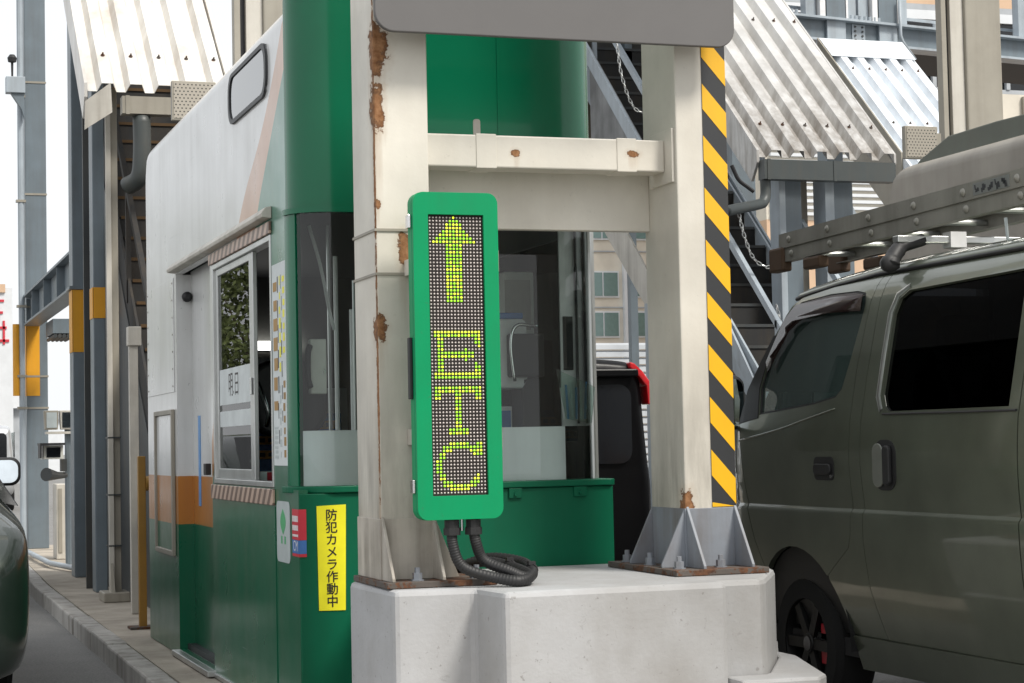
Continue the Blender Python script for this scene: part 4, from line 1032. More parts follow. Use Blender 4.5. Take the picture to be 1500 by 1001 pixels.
bd = thing('office_building', 'large peach and white building with louvres rising behind the footbridge', 'building', (26,44,0))
for z0, z1, mt in ((11.42,18,'peach'),(11.28,11.419,'bandgrey'),(11.06,11.279,'whitewall'),(10.12,11.059,'windark'),(9.98,10.119,'windark'),(9.46,9.979,'windark'),(9.36,9.459,'bandgrey'),(6.25,9.359,'stonewall'),(0,6.249,'peach')):
    MB().box(19.6, 44, 40+(.08 if mt == 'windark' else 0), 52, z0, z1).build('window_band' if mt == 'windark' else 'wall_band', M[mt], bd)
for x in range(20, 44, 2): MB().box(x, x+.10, 39.97, 40.07, 9.462, 9.978).build('mullion', M['bandgrey'], bd)
for k in range(20):
    z = 6.35+.15*k; MB().box(19.7, 25.4, 39.90, 39.995, z, z+.07).build('louvre', M['whitewall'], bd)
for x in (25.6, 26.4, 27.2): MB().box(x, x+.07, 39.90, 39.99, 7.0, 9.3).build('frame', M['beige'], bd)
MB().box(25.4, 30, 39.90, 39.99, 8.55, 8.62).build('frame', M['beige'], bd)

of = thing('office_building', 'cream building with teal window pairs seen in the gap beside the booth', 'building', (17,48,0))
MB().box(13.4, 21.0, 45.2, 54, 0, 11).build('wall', M['stonewall'], of)
MB().box(18.12, 18.22, 45.05, 45.199, 0, 11).build('pipe', M['whitewall'], of)
for zr in (3.86, 4.78 if False else 4.86, 6.3, 7.7, 9.1):
    for xw in (14.0, 15.35, 17.15, 18.35, 19.6):
        f = MB().box(xw, xw+.86, 45.14, 45.199, zr, zr+.66).build('window', M['whitewall'], of)
        for k in range(2): MB().box(xw+.04+.41*k, xw+.41+.41*k, 45.12, 45.139, zr+.04, zr+.62).build('pane', M['winteal'], f)
for z in (4.60, 6.0, 7.4): MB().box(13.4, 21.0, 45.16, 45.1995, z, z+.03).build('joint', M['bandgrey'], of)

fc = thing('louvre_fence', 'white louvred fence above the black minivan roof', 'fence', (13,33,0))
for k in range(22): MB().prism([(32.96,.12+.135*k),(33.02,.16+.135*k),(33.04,.24+.135*k),(32.98,.20+.135*k)], 'x', 10.8, 15).build('slat', M['bandgrey'], fc)
for x in (11, 12.2, 13.4, 14.8): MB().box(x, x+.05, 33.06, 33.12, 0, 3.1).build('post', M['bandgrey'], fc)

wb = thing('office_building', 'white building with red lettering at the far left edge', 'building', (4,88,0))
MB().box(-6, 6.25, 85, 96, 0, 8.3).build('wall', M['whitewall'], wb)
MB().box(-6, 5.95, 84.9, 84.999, 8.1, 8.45).build('parapet', M['peach'], wb)
MB().box(6.251, 6.85, 85.5, 92, 0, 3.9).build('wing', M['bandgrey'], wb); MB().box(6.2, 7.1, 85.2, 85.499, 3.2, 4.0).build('canopy', M['whitewall'], wb)
r = MB()
for u0, u1, z0, z1 in ((5.6,6.0,6.55,6.66),(5.7,6.1,6.0,6.11),(5.84,5.93,5.9,6.9),(5.55,5.85,7.2,7.3),(5.6,5.7,6.9,7.6),(5.3,5.6,6.3,6.4),(5.3,5.9,7.7,7.8)):
    r.box(u0, u1, 84.95, 84.999, z0, z1)
r.build('red_lettering', M['red'], wb)
for k in range(3): MB().box(4.4-1.8*k, 5.4-1.8*k, 84.97, 84.999, 2.0, 3.6).build('window', M['winteal'], wb)
wb2 = thing('office_building', 'low pale building beyond the left posts', 'building', (16,120,0))
MB().box(8, 11.5, 118, 130, 0, 3.2).build('wall', M['whitewall'], wb2); MB().box(7.9, 11.6, 117.8, 130.2, 3.201, 3.5).build('roof', M['bandgrey'], wb2)

# ------------------------------------------------------------------ simple vehicles
def wheel(parent, x, y, z, r, wdt, side, red=False):
    s = side
    t = MB().lathe([(r*.66,s*.0),(r*.93,s*.0),(r,-s*.03),(r,-s*(wdt-.03)),(r*.93,-s*wdt),(r*.66,-s*wdt)], (x,y,z), 'x', 36).build('wheel', M['tyre'], parent, smooth=True, split=True)
    m = MB().lathe([(.0,-s*.10),(r*.60,-s*.10),(r*.655,-s*.004),(r*.69,-s*.002)], (x,y,z), 'x', 36)
    m.build('rim', M['rim'], t, smooth=True, split=True)
    k = MB()
    for i in range(6):
        a = 2*PI*i/6; k.bar((x-s*.028,y,z), (x-s*.020,y+r*.62*math.cos(a),z+r*.62*math.sin(a)), .05, .022, (1,0,0))
    k.lathe([(0,-s*.005),(r*.14,-s*.008),(r*.18,-s*.03)], (x,y,z), 'x', 20)
    k.build('spokes', M['rim'], t)
    MB().lathe([(0,-s*.0005),(r*.085,-s*.0008),(r*.105,-s*.006)], (x,y,z), 'x', 18).build('hub_cap', M['board'], t, smooth=True)
    return t
def section(hb, hr, zb, zt, zr):
    return [(0,zb),(hb*.88,zb),(hb*.97,zb+.10),(hb,zb+.40*(zt-zb)),(hb*.995,zt-.10),(hb*.965,zt),(hr*1.0,zr-.13),(hr*.975,zr-.06),(hr*.90,zr-.015),(hr*.6,zr+.004),(0,zr+.01)]
def car(name, label, st, cx, paintm, lamps=None, group=None, wheels=(), wr=.31, glassm='windark', side_win=None, rear_win=None):
    y0 = st[0][0]; t = thing(name, label, 'car' if name != 'minivan' else 'minivan', (cx,(st[0][0]+st[-1][0])/2,0), group)
    sec = []
    for y, zb, zt, zr, hb, hr in st:
        h = section(hb, hr, zb, zt, zr)
        sec.append([(cx+x, y, z) for x, z in h]+[(cx-x, y, z) for x, z in h[-2:0:-1]])
    m = MB(); k = len(sec[0])
    for s in sec: m.v += s
    for i in range(len(sec)-1):
        for j in range(k): m.f.append([i*k+j, i*k+(j+1) % k, (i+1)*k+(j+1) % k, (i+1)*k+j]); m.m.append(0)
    for i, rv in ((0, True), (len(sec)-1, False)): m.f.append([i*k+j for j in range(k)]); m.m.append(0)
    o = m.build('body', paintm, t, smooth=True)
    md = o.modifiers.new('sub', 'SUBSURF'); md.levels = 2; md.render_levels = 2
    return t
mv = car('minivan', 'black minivan with red corner lamp seen past the right side of the booth',
    [(14.30,.42,1.12,1.88,.81,.72),(14.33,.32,1.12,1.94,.85,.775),(14.6,.26,1.12,1.955,.87,.80),(15.6,.25,1.12,1.965,.87,.80),(17.2,.25,1.10,1.94,.86,.80),(17.9,.25,1.08,1.60,.86,.74),(18.5,.25,1.02,1.12,.84,.74),(18.85,.3,.85,.95,.74,.66),(18.9,.4,.75,.85,.68,.6)], 5.115, M['blackcar'])
MB().prism(rrect(5.115-.66, 5.115+.66, 1.12, 1.74, .10, 5), 'y', 14.275, 14.292).build('rear_window', M['windark'], mv)
MB().prism(rrect(5.115-.70, 5.115+.70, 1.80, 1.86, .02, 3), 'y', 14.20, 14.292).build('spoiler', M['blackcar'], mv, bevel=.01)
for s in (-1, 1):
    pts = [(5.115+s*x, z) for x, z in ((.66,1.922),(.70,1.908),(.77,1.845),(.838,1.755),(.856,1.64),(.856,1.58),(.812,1.58),(.800,1.725),(.742,1.80),(.66,1.872))]
    MB().prism(pts, 'y', 14.285, 14.45).build('tail_lamp', M['lampred'], mv, bevel=.012)
    wheel(mv, 5.115+s*.85, 15.0, .32, .32, .2, s); wheel(mv, 5.115+s*.85, 17.9, .32, .32, .2, s)
MB().box(5.115-.17, 5.115+.17, 14.26, 14.29, .82, .98).build('number_plate', M['white'], mv)
MB().prism([(15.0,1.2),(16.9,1.2),(17.6,1.22),(16.9,1.75),(15.0,1.78)], 'x', 5.115-.865, 5.115-.86).build('side_window', M['windark'], mv)

lc = car('parked_car', 'dark green car at the left edge showing its flank and door mirror',
    [(9.80,.26,.68,.82,.70,.56),(9.86,.17,.78,.92,.83,.62),(10.05,.15,.93,1.08,.905,.66),(10.6,.15,.99,1.30,.915,.66),(11.2,.16,.97,1.43,.915,.64),(12.2,.16,.95,1.44,.91,.62),(12.9,.18,.93,1.16,.90,.64),(13.6,.2,.86,.96,.86,.7),(14.1,.3,.65,.75,.74,.62),(14.15,.4,.6,.68,.66,.56)], -.075, M['darkcar'])
for s in (-1, 1):
    wheel(lc, -.075+s*.855, 11.0, .31, .31, .2, s); wheel(lc, -.075+s*.845, 13.35, .31, .31, .2, s)
    mm = MB().prism(rrect(.775, .955, 1.10, 1.275, .06, 6) if s > 0 else rrect(-1.105, -.925, 1.10, 1.275, .06, 6), 'y', 12.40, 12.56).build('door_mirror', M['black'], lc, bevel=.02, seg=3)
    MB().prism(rrect(.785, .937, 1.118, 1.258, .05, 6) if s > 0 else rrect(-1.09, -.935, 1.118, 1.258, .05, 6), 'y', 12.392, 12.3995).build('mirror_pane', M['mirror'], mm)
    MB().prism([(9.86,.74),(9.90,.90),(10.1,.94),(10.1,.80)], 'x', -.075+s*.40, -.075+s*.68).build('tail_lamp', M['lampred'], lc, bevel=.02)

for s in (-1, 1):
    q = MB(); X = lambda z: -.075+s*(.90-(z-1.0)*.60)
    q.poly([(X(z), y, z) for y, z in ((10.75,1.02),(12.75,1.0),(12.15,1.37),(11.05,1.36))]); q.build('side_window', M['windark'], lc, solid=.004, face=(s,0,0))
q = MB(); q.poly([(-.62,10.12,1.10),(.47,10.12,1.10),(.40,10.86,1.40),(-.55,10.86,1.40)]); q.build('rear_window', M['windark'], lc, solid=.004, face=(0,-1,1))
MB().box(-.25, .10, 9.755, 9.79, .50, .66).build('number_plate', M['white'], lc)
lc2 = copy_tree(lc, (-.03,6.3,0)); lc2['label'] = 'unseen dark green car added further ahead in the left lane to darken the booth side reflection'  # out-of-view copy added so the lower booth wall reflects dark
fcar = car('parked_car', 'distant silver people carrier at the far left beyond the posts',
    [(45.0,.42,1.1,1.82,.80,.72),(45.1,.32,1.12,1.92,.86,.78),(46,.25,1.12,1.97,.88,.80),(48,.25,1.1,1.93,.88,.78),(48.8,.25,1.05,1.5,.86,.7),(49.5,.3,.9,1.0,.8,.7),(49.6,.4,.8,.9,.7,.6)], 2.50, M['silvercar'])
MB().prism(rrect(2.5-.66, 2.5+.66, 1.12, 1.75, .10, 5), 'y', 44.96, 45.0).build('rear_window', M['windark'], fcar)
for s in (-1, 1):
    MB().prism(rrect(2.5+s*.74-.05, 2.5+s*.74+.05, .90, 1.05, .02, 3), 'y', 44.97, 45.1).build('tail_lamp', M['lampred'], fcar)
    wheel(fcar, 2.5+s*.86, 45.8, .32, .32, .2, s); wheel(fcar, 2.5+s*.86, 48.6, .32, .32, .2, s)
MB().prism([(45.6,1.2),(47.8,1.2),(48.4,1.2),(47.9,1.75),(45.6,1.78)], 'x', 2.5+.875, 2.5+.88).build('side_window', M['windark'], fcar)

# ------------------------------------------------------------------ olive van
van = thing('van', 'olive grey metallic van with dark rear windows carrying a ladder', 'van', (5.05,7.0,0))
VX, VC = 4.2, 5.05
def vin(y, z):
    d = 0.0
    if z > 1.36: d += (z-1.36)*.20
    if z > 1.90: d += (z-1.90)**2*3.2
    if z < .975:
        t = min(1, (.975-z)/.02); d -= .014*t
        d += .085*max(0, (.955-z)/.6)**2
    else: d -= .010*math.sin(PI*min(1, (z-.975)/.385)) if z < 1.36 else 0
    if y > 8.88: d += (y-8.88)**2*1.1
    if y < 4.9: d += (4.9-y)**2*.8
    return d
ZS = (.45,.55,.65,.75,.85,.92,.945,.957,.966,.976,.99,1.03,1.08,1.14,1.2,1.26,1.31,1.36,1.42,1.5,1.6,1.7,1.8,1.9,1.97,1.99,2.01,2.03,2.05)
YS = (4.7,4.8,4.9,8.75,8.83,8.9,8.97,9.04,9.1,9.16)
WC = (8.37,.33); WR = .455
arc = lambda a0, a1, n=14: [(WC[0]+WR*math.cos(math.radians(a0+(a1-a0)*i/n)), WC[1]+WR*math.sin(math.radians(a0+(a1-a0)*i/n))) for i in range(n+1)]
arc2 = lambda a0, a1, n=14: [(5.65+WR*math.cos(math.radians(a0+(a1-a0)*i/n)), WC[1]+WR*math.sin(math.radians(a0+(a1-a0)*i/n))) for i in range(n+1)]
G1 = [(8.735,1.412),(8.45,1.43),(8.16,1.45),(7.965,1.475),(7.915,1.51),(7.875,1.635),(7.822,1.83),(7.808,1.90),(7.832,1.945),(7.919,1.96),(8.19,1.966),(8.47,1.950),(8.60,1.885),(8.71,1.70),(8.765,1.54)]
G2 = [(7.46,1.402),(7.505,1.425),(7.535,1.475),(7.532,1.83),(7.50,1.892),(7.43,1.925),(6.5,1.94),(5.15,1.945),(5.08,1.90),(5.02,1.46),(5.06,1.404)]
inner_sc = lambda P, k: [(sum(p[0] for p in P)/len(P)+(y-sum(p[0] for p in P)/len(P))*(1-k/ (max(p[0] for p in P)-min(p[0] for p in P))*2), sum(p[1] for p in P)/len(P)+(z-sum(p[1] for p in P)/len(P))*(1-k/(max(p[1] for p in P)-min(p[1] for p in P))*2)) for y, z in P]
door_rear = [(7.745,2.02),(7.78,1.80),(7.803,1.59),(7.795,1.36),(7.795,1.17),(7.782,1.003),(7.80,.86),(7.825,.80),(8.05,.668)]
slide_front = [(7.665,2.02),(7.685,1.80),(7.695,1.565),(7.69,1.36),(7.69,1.173),(7.672,1.003),(7.68,.838),(7.665,.62),(7.60,.408)]
f_hit = math.degrees(math.acos(-.30))
front_door = door_rear+arc(133, 45, 9)+[(8.78,.80),(8.86,1.0),(8.93,1.30),(8.955,1.385),(8.93,1.50),(8.73,1.76),(8.56,1.935),(8.45,1.985),(8.15,2.012)]
pillar = [(y-.004, z) for y, z in door_rear]+arc(136, 171, 6)+[(7.90,.408)]+[(y+.004, z) for y, z in slide_front[::-1]]
slide_door = slide_front+[(6.46,.408),(6.46,2.02)]
rear_q = [(6.453,2.02),(6.453,.408)]+[(6.11,.408)]+arc2(10, 170)+[(5.19,.408),(4.66,.42),(4.62,.9),(4.66,1.4),(4.80,2.02)]
fend = [(8.786,.80)]+arc(44.5, 8, 6)+[(8.84,.40),(9.16,.42),(9.21,.6),(9.20,.95),(9.12,1.20),(8.965,1.385),(8.938,1.30),(8.868,1.0)]
def vsheet(outl, holes, off=0.0, mir=False, zs=ZS):
    sg = -1 if mir else 1
    return sheet(outl, holes, lambda y, z: (VC-sg*(VC-VX-vin(y, z)+off), y, z), us=YS, vs=zs)
for mir in (False, True):
    fx = (1,0,0) if mir else (-1,0,0); sg = -1 if mir else 1
    VP = M['vanpaint']
    fd = vsheet(front_door, [G1], mir=mir).build('front_door', VP, van, smooth=True, solid=.03, split=True, face=fx)
    vsheet(pillar, [], mir=mir).build('side_pillar', VP, van, smooth=True, solid=.03, split=True, face=fx)
    sdr = vsheet(slide_door, [[p for p in G2 if p[0] > 6.55]+[(6.53,1.94),(6.53,1.402)]], mir=mir).build('sliding_door', VP, van, smooth=True, solid=.03, split=True, face=fx)
    rqh = [p for p in G2 if p[0] < 6.4]; rqh = [(6.40,1.94)]+[p for p in rqh]+[(6.40,1.402)]
    rq = vsheet(rear_q, [rqh], mir=mir).build('rear_quarter', VP, van, smooth=True, solid=.03, split=True, face=fx)
    vsheet(fend, [], mir=mir).build('front_wing', VP, van, smooth=True, solid=.03, split=True, face=fx)
    for y0, y1 in ((6.125,7.90),(8.845,9.10),(4.68,5.175)):
        vsheet([(y0,.25),(y1,.25),(y1,.402),(y0,.402)], [], off=.012, mir=mir, zs=(.3,.35)).build('sill', VP, van, smooth=True, solid=.03, split=True, face=fx)
    lin = [(9.0,.40),(8.93,1.38),(8.45,1.97),(4.9,2.0),(4.75,.40)]+arc2(171, 9)+arc(171, 9)
    vsheet(lin, [inner_sc(G1, -.02), [(7.58,1.37),(7.58,1.95),(5.0,1.97),(4.98,1.37)]], off=-.036, mir=mir).build('door_lining', M['black'], van, face=fx)
    vsheet(inner_sc(G1, -.012), [], off=-.012, mir=mir).build('pane', M['glass_teal'], fd, smooth=True, face=fx)
    # rubber seal round the front window
    def ring(P, w, off, name, mat, par):
        vsheet(P, [inner_sc(P, w)], off=off, mir=mir).build(name, mat, par, smooth=True, solid=.006, split=True, face=fx)
    ring(inner_sc(G1, -.004), .014, -.004, 'window_seal', M['black'], fd)
    vsheet([(7.60,1.385),(7.60,1.955),(6.46,1.97),(6.46,1.385)], [], off=-.014, mir=mir).build('pane', M['glass_dark'], sdr, smooth=True, face=fx)
    vsheet([(6.453,1.385),(6.453,1.97),(5.0,1.97),(4.95,1.385)], [], off=-.014, mir=mir).build('pane', M['glass_dark'], rq, smooth=True, face=fx)
    # pressed edge before the long rear window, sky highlight put into its metal colour
    e = MB(); lead = [(7.505,1.425),(7.535,1.475),(7.536,1.65),(7.532,1.83),(7.50,1.892),(7.43,1.925)]
    P = []
    for (y, z), (dy, dz) in zip(lead, ((.026,-.026),(.044,-.010),(.048,0),(.046,.008),(.032,.028),(.008,.032))):
        for k, (a, o) in enumerate(((0,-.014),(.55,.008),(1,.0045))): P.append((VC-sg*(VC-VX-vin(y+dy*a, z+dz*a)+o), y+dy*a, z+dz*a))
    e.add(P, [(i*3+j, i*3+j+1, i*3+j+4, i*3+j+3) for i in range(len(lead)-1) for j in range(2)])
    e.build('window_edge', M['edge_highlight'], sdr, smooth=True, face=fx)
    bt = MB(); q = [(VC-sg*(VC-VX-vin(y, z)+.004), y, z) for y, z in ((7.50,1.392),(7.0,1.388),(6.47,1.386))]
    bt.tube(q, .005, 6); bt.build('window_trim', M['black'], sdr)
    # door visor: smoked strip standing off the glass
    vis = [(8.72,1.672),(8.60,1.86),(8.50,1.938),(8.19,1.958),(7.92,1.952),(7.835,1.938),(7.822,1.862),(8.12,1.874),(8.40,1.862),(8.52,1.81),(8.68,1.62)]
    v2 = sheet(vis, [], lambda y, z: (VC-sg*(VC-VX-vin(y, z)+.010+.006*max(0, min(1, (1.97-z)/.1))), y, z), us=YS, vs=(1.7,1.75,1.8,1.83,1.86,1.88,1.9,1.92,1.94))
    v2.build('visor', M['visor'], fd, smooth=True, solid=.003, face=fx)
    # black mirror base in front of the window, belt ridge below it
    mb2 = [(8.962,1.372),(8.74,1.398),(8.772,1.54),(8.735,1.66),(8.655,1.80),(8.70,1.80),(8.80,1.68),(8.905,1.54)]
    sheet(mb2, [], lambda y, z: (VC-sg*(VC-VX-vin(y, z)+.004), y, z), us=YS, vs=ZS).build('mirror_base', M['black'], fd, solid=.003, face=fx)
    rp2 = smooth_path([(0,8.95,1.287),(0,8.5,1.338),(0,8.2,1.385),(0,7.95,1.424)], 5)
    MB().tube([(VC-sg*(VC-VX-vin(p.y, p.z)+.0005), p.y, p.z) for p in rp2], .0045, 8).build('belt_ridge', M['vanpaint'], fd, smooth=True)
    # handles
    hx = lambda y, z, o: VC-sg*(VC-VX-vin(y, z)+o)
    hd = sheet(rrect(7.935, 8.125, 1.100, 1.207, .03, 5), [], lambda y, z: (hx(y, z, .004), y, z)).build('handle', M['black'], fd, solid=.004, face=fx)
    MB().prism(rrect(7.95, 8.11, 1.125, 1.175, .02, 4), 'x', hx(8.03,1.15,.005), hx(8.03,1.15,.018)).build('handle_grip', M['black'], hd, bevel=.004)
    MB().cyl((hx(7.955,1.12,.003),7.955,1.118), (hx(7.955,1.12,.010),7.955,1.118), .008, 10).build('lock', M['chrome'], hd)
    h2 = sheet(rrect(7.375, 7.565, 1.062, 1.280, .07, 7), [], lambda y, z: (hx(y, z, .004), y, z)).build('handle', M['black'], sdr, solid=.004, face=fx)
    MB().prism(rrect(7.47, 7.56, 1.075, 1.265, .042, 6), 'x', hx(7.5,1.17,.005), hx(7.5,1.17,.014)).build('handle_cup', M['vancup'], h2, bevel=.006)
    MB().prism(rrect(7.40, 7.455, 1.085, 1.255, .02, 5), 'x', hx(7.43,1.17,.005), hx(7.43,1.17,.026)).build('handle_grip', M['black'], h2, bevel=.006)
    # door mirror
    mx0, mx1 = (VX-.17, VX+.07) if not mir else (2*VC-VX-.07, 2*VC-VX+.17)
    mm = MB().prism(rrect(mx0, mx1, 1.34, 1.62, .06, 6), 'y', 9.0, 9.10).build('door_mirror', M['black'], van, bevel=.03, seg=3)
    MB().prism(rrect(mx0+.02, mx1-.02, 1.36, 1.60, .05, 6), 'y', 8.992, 8.9995).build('mirror_pane', M['mirror'], mm)
    for yy in (8.37, 5.65):
        wh = wheel(van, VC-sg*(VC-VX-.045), yy, .325, .325, .21, -sg)
        if yy > 7:
            for a in (-30, 40): MB().obox((VC-sg*(VC-VX-.10), yy-.12, .325+.10*math.sin(math.radians(a))), (.02,0,0), (0,.028,0), (0,0,.035)).build('brake_caliper', M['red'], wh)
        wl = MB(); n = 18; rr = .475; vs = []
        for i in range(n+1):
            a = PI*i/n; y, z = yy+rr*math.cos(a), .33+rr*math.sin(a)
            vs += [(VC-sg*(VC-VX-.03), y, z), (VC-sg*.5, y, z)]
        wl.add(vs, [(2*i, 2*i+1, 2*i+3, 2*i+2) for i in range(n)]); wl.poly([(VC-sg*.5, yy+rr*math.cos(PI*i/n), .33+rr*math.sin(PI*i/n)) for i in range(n+1)])
        wl.build('wheel_housing', M['tyre'], van)
# roof, gutter, ends
rf = []
ys = [4.80,4.90,5.2,6.0,7.0,7.8,8.2,8.45,8.55]
for y in ys:
    top = 2.125-(.06 if y < 4.85 else .015 if y < 5 else 0)-max(0, y-7.6)**2*.10
    edge = 2.036-max(0, y-7.6)**2*.065
    hw = VC-VX-vin(min(y,8.7), min(2.02, edge))
    rf.append([(VC-hw+.004, y, edge-.012), (VC-hw-.002, y, edge), (VC-hw+.02, y, edge+.022), (VC-hw+.09, y, edge+.052), (VC-hw*.55, y, top-.012), (VC, y, top)]+
              [(VC+hw*.55, y, top-.012), (VC+hw-.09, y, edge+.052), (VC+hw-.02, y, edge+.022), (VC+hw+.002, y, edge), (VC+hw-.004, y, edge-.012)])
m = MB(); k = len(rf[0])
for s in rf: m.v += s
for i in range(len(rf)-1):
    for j in range(k-1): m.f.append([i*k+j, i*k+j+1, (i+1)*k+j+1, (i+1)*k+j]); m.m.append(0)
m.build('roof', M['vanpaint'], van, smooth=True, face=(0,0,1))
for s in (0, -1):
    pts = [(r[s][0]+(-.006 if s == 0 else .006), r[s][1], r[s][2]+.004) for r in rf]
    MB().tube(pts, .010, 6).build('drip_rail', M['black'], van, smooth=True)
ws = MB(); A = [(VX+.10,8.955,1.39),(2*VC-VX-.10,8.955,1.39),(2*VC-VX-.20,8.50,1.985),(VX+.20,8.50,1.985)]
ws.add(A, [(0,1,2,3)]); ws.build('windscreen', M['glass_teal'], van)
MB().prism([(8.99,.28),(9.22,.30),(9.25,.6),(9.22,1.0),(9.10,1.25),(8.97,1.38),(8.93,1.36),(8.95,.28)], 'x', VX+.10, 2*VC-VX-.10).build('nose', M['vanpaint'], van, bevel=.03, seg=3)
MB().prism([(4.62,.40),(4.60,.9),(4.64,1.35),(4.80,2.03),(4.84,2.03),(4.68,1.35),(4.64,.4)], 'x', VX+.06, 2*VC-VX-.06).build('tailgate', M['vanpaint'], van, bevel=.01)
tg = MB(); tg.poly([(VX+.22,4.628,1.36),(2*VC-VX-.22,4.628,1.36),(2*VC-VX-.27,4.762,1.90),(VX+.27,4.762,1.90)])
tg.build('tailgate_window', M['windark'], van, solid=.004, face=(0,-1,0))
for sg in (-1, 1):
    MB().prism(rrect(VC+sg*.72-.05, VC+sg*.72+.05, .75, 1.28, .03, 4), 'y', 4.585, 4.66).build('tail_lamp', M['lampred'], van, bevel=.008)
MB().box(VC-.17, VC+.17, 4.575, 4.60, .80, .97).build('number_plate', M['white'], van)
MB().box(VX+.05, 2*VC-VX-.05, 4.54, 4.66, .28, .52).build('bumper', M['vanpaint'], van, bevel=.03)
MB().box(VX+.08, 2*VC-VX-.08, 4.7, 8.9, .30, .38).build('floor_pan', M['dark'], van)
MB().box(VX+.12, 2*VC-VX-.12, 8.55, 8.90, 1.10, 1.36).build('dashboard', M['dark'], van, bevel=.03)
for x in (4.62, 5.48):
    st = MB().prism(rrect(x-.24, x+.24, 1.0, 1.62, .10, 5), 'y', 7.45, 7.58).build('seat', M['dark'], van, bevel=.04)
    MB().prism(rrect(x-.13, x+.13, 1.64, 1.82, .06, 5), 'y', 7.46, 7.55).build('headrest', M['dark'], st, bevel=.03)
im = MB().prism(rrect(4.268, 4.46, 1.415, 1.545, .035, 5), 'y', 8.62, 8.66).build('inside_mirror', M['rack'], van, bevel=.01)
MB().prism(rrect(4.285, 4.44, 1.43, 1.532, .03, 5), 'y', 8.612, 8.6195).build('mirror_pane', M['mirror'], im)
MB().box(VX+.22, 2*VC-VX-.22, 6.95, 6.98, .38, 1.93).build('bulkhead', M['dark'], van)
# roof rack
for y in (7.62, 5.6):
    cb = MB().bar((VX+.16,y,2.165), (2*VC-VX-.16,y,2.165), .05, .032).build('rack_bar', M['alu'], van, bevel=.004)
    for sg in (-1, 1):
        f = MB(); X = lambda v: VC+sg*(VC-v)
        f.tube(smooth_path([(X(VX+.115),y-.03,2.045),(X(VX+.13),y-.02,2.075),(X(VX+.19),y,2.13),(X(VX+.30),y,2.165)], 5), [.042]*5+[.036]*5+[.028]*6, 10)
        f.build('rack_foot', M['black'], cb, smooth=True)
        MB().lathe([(0,-.03),(.035,-.03),(.042,0),(.035,.03),(0,.03)], (X(VX+.112),y-.03,2.055), 'y', 14).build('clamp_knob', M['black'], cb, smooth=True)
    MB().box(VX+.42, VX+.50, y-.035, y+.035, 2.13, 2.20).build('bracket', M['white'], cb)

# ------------------------------------------------------------------ ladder on the rack
ld = thing('ladder', 'long double aluminium ladder lying on the roof rack of the olive van', 'ladder', (4.7,6.9,2.2))
LX0, LX1 = 4.5, 4.88
zl = lambda y: 2.196+(9.05-y)*.0155
for x, s in ((LX0, 1), (LX1, -1)):
    for k, (a, b) in enumerate(((0,.070),(.0705,.145))):
        o = .0 if k else .008
        m = MB()
        for c0, c1, w0, w1 in ((a+.004,b-.004,0,.006),(a,a+.0038,0,.045),(b-.0038,b,0,.045)):
            m.prism([(4.3,zl(4.3)+c0),(9.05,zl(9.05)+c0),(9.05,zl(9.05)+c1),(4.3,zl(4.3)+c1)], 'x', x+s*(o+w0), x+s*(o+w1))
        m.build('side_rail', M['ladder'], ld)
y = 8.935; i = 0
while y > 4.4:
    for c in (.036, .108):
        yy = y-(.01 if c < .05 else 0)
        MB().cyl((LX0+.016,yy,zl(yy)+c), (LX1-.016,yy,zl(yy)+c), .015, 10).build('rung', M['alu'], ld, smooth=True, split=True)
        cap = MB().lathe([(.0,-.012),(.009,-.012),(.013,-.007),(.016,-.007),(.019,-.001)], (LX0+(.008 if c < .05 else 0),yy,zl(yy)+c), 'x', 14)
        cap.build('rung_end', M['ladder'], ld, smooth=True)
    y -= .414
for x in (LX0-.008, LX1-.05): MB().box(x, x+.058, 9.0, 9.16, 2.15, 2.275).build('rubber_foot', M['wood'], ld, bevel=.012)
for x in (LX0-.008, LX1-.05): MB().box(x, x+.058, 8.60, 8.78, 2.135, 2.194).build('rubber_foot', M['wood'], ld, bevel=.012)
stk = MB().prism([(7.20,zl(7.2)+.083),(6.92,zl(6.92)+.083),(6.92,zl(6.92)+.135),(7.20,zl(7.2)+.135)], 'x', LX0-.0016, LX0-.0004).build('maker_sticker', M['alu'], ld)
q = MB()
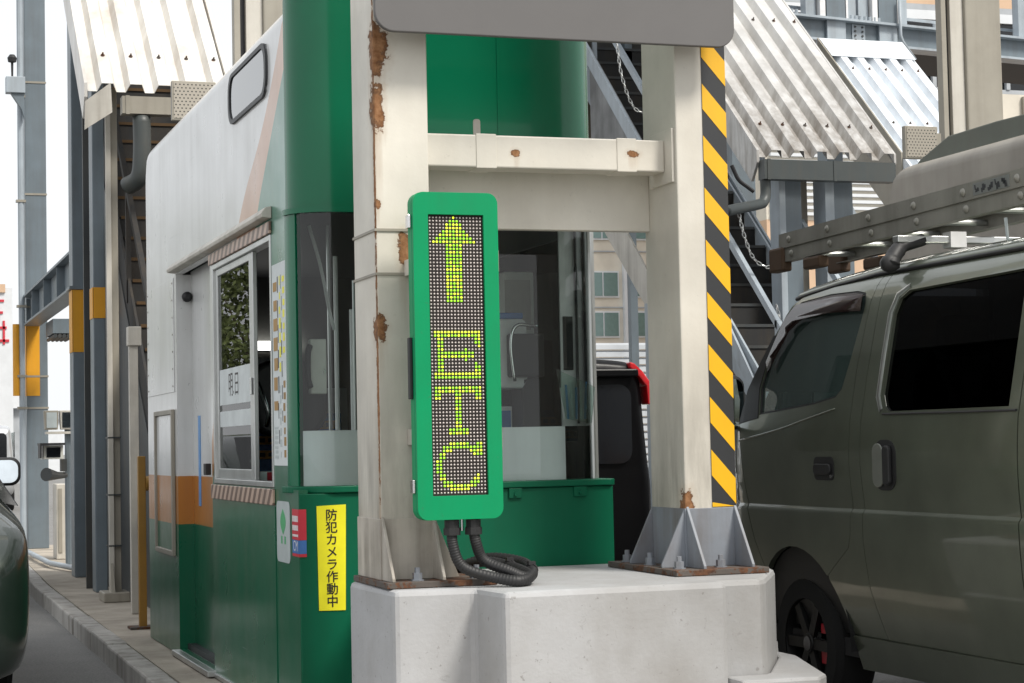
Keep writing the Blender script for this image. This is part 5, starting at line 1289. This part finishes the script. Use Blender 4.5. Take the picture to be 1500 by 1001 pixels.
for k in range(5):
    yy = 7.18-.052*k
    for j in range(3):
        q.obox((LX0-.0022, yy-.012*j, zl(yy)+.095+.012*rnd.random()*2), (.0005,0,0), (0,.004+.006*rnd.random(),0), (0,.004*rnd.uniform(-1,1),.006+.008*rnd.random()))
q.build('printed_mark', M['rack'], stk)
MB().tube([(4.52,6.99,2.19),(4.52,6.98,2.10),(4.62,6.98,2.09),(4.62,6.99,2.19)], .008, 6).build('strap', M['palegrey'], ld)

# ------------------------------------------------------------------ trees on the far side of the left lane
leafm = paint('foliage', (.12,.15,.045), .6, var=.5, vscale=1.2, bump=0)
bark = paint('bark', (.10,.08,.06), .9, var=.3)
def tree(x, y, h, r, label):
    t = thing('roadside_tree', label, 'tree', (x,y,0), 'trees left of the lanes')
    tr = MB(); tr.tube([(x,y,0),(x+.1,y,h*.35),(x-.1,y+.1,h*.7)], [.2,.15,.07], 9)
    for k in range(7):
        a = rnd.uniform(0, 2*PI); z = h*rnd.uniform(.3,.6)
        tr.tube([(x,y,z),(x+r*.6*math.cos(a),y+r*.6*math.sin(a),z+h*.25)], [.07,.02], 6)
    tr.build('trunk', bark, t, smooth=True)
    m = MB()
    cl = [(x+r*.7*rnd.uniform(-1,1), y+r*.7*rnd.uniform(-1,1), h*rnd.uniform(.35,.92), r*rnd.uniform(.28,.5)) for _ in range(16)]
    for cx, cy, cz, cr in cl:
        for _ in range(330):
            d = Vector((rnd.gauss(0,1), rnd.gauss(0,1), rnd.gauss(0,.8))).normalized()*cr*rnd.uniform(.5,1.05)
            p = Vector((cx,cy,cz))+d; u = Vector((rnd.gauss(0,1),rnd.gauss(0,1),rnd.gauss(0,1))).normalized()*.13; v = u.orthogonal().normalized()*.08
            m.add([p-u, p-v, p+u, p+v], [(0,1,2,3)])
    m.build('crown', leafm, t, recalc=False)
for k, (x, y, h, r, l) in enumerate(((-9.5,66,9.5,4.0,'nearest and tallest leafy tree on the left verge, mirrored in the booth window'),(-16.0,74,9.0,4.2,'broad leafy tree in the middle of the left verge'),(-24,84,9.4,4.4,'farthest leafy tree on the left verge'))):
    tree(x, y, h, r, l)
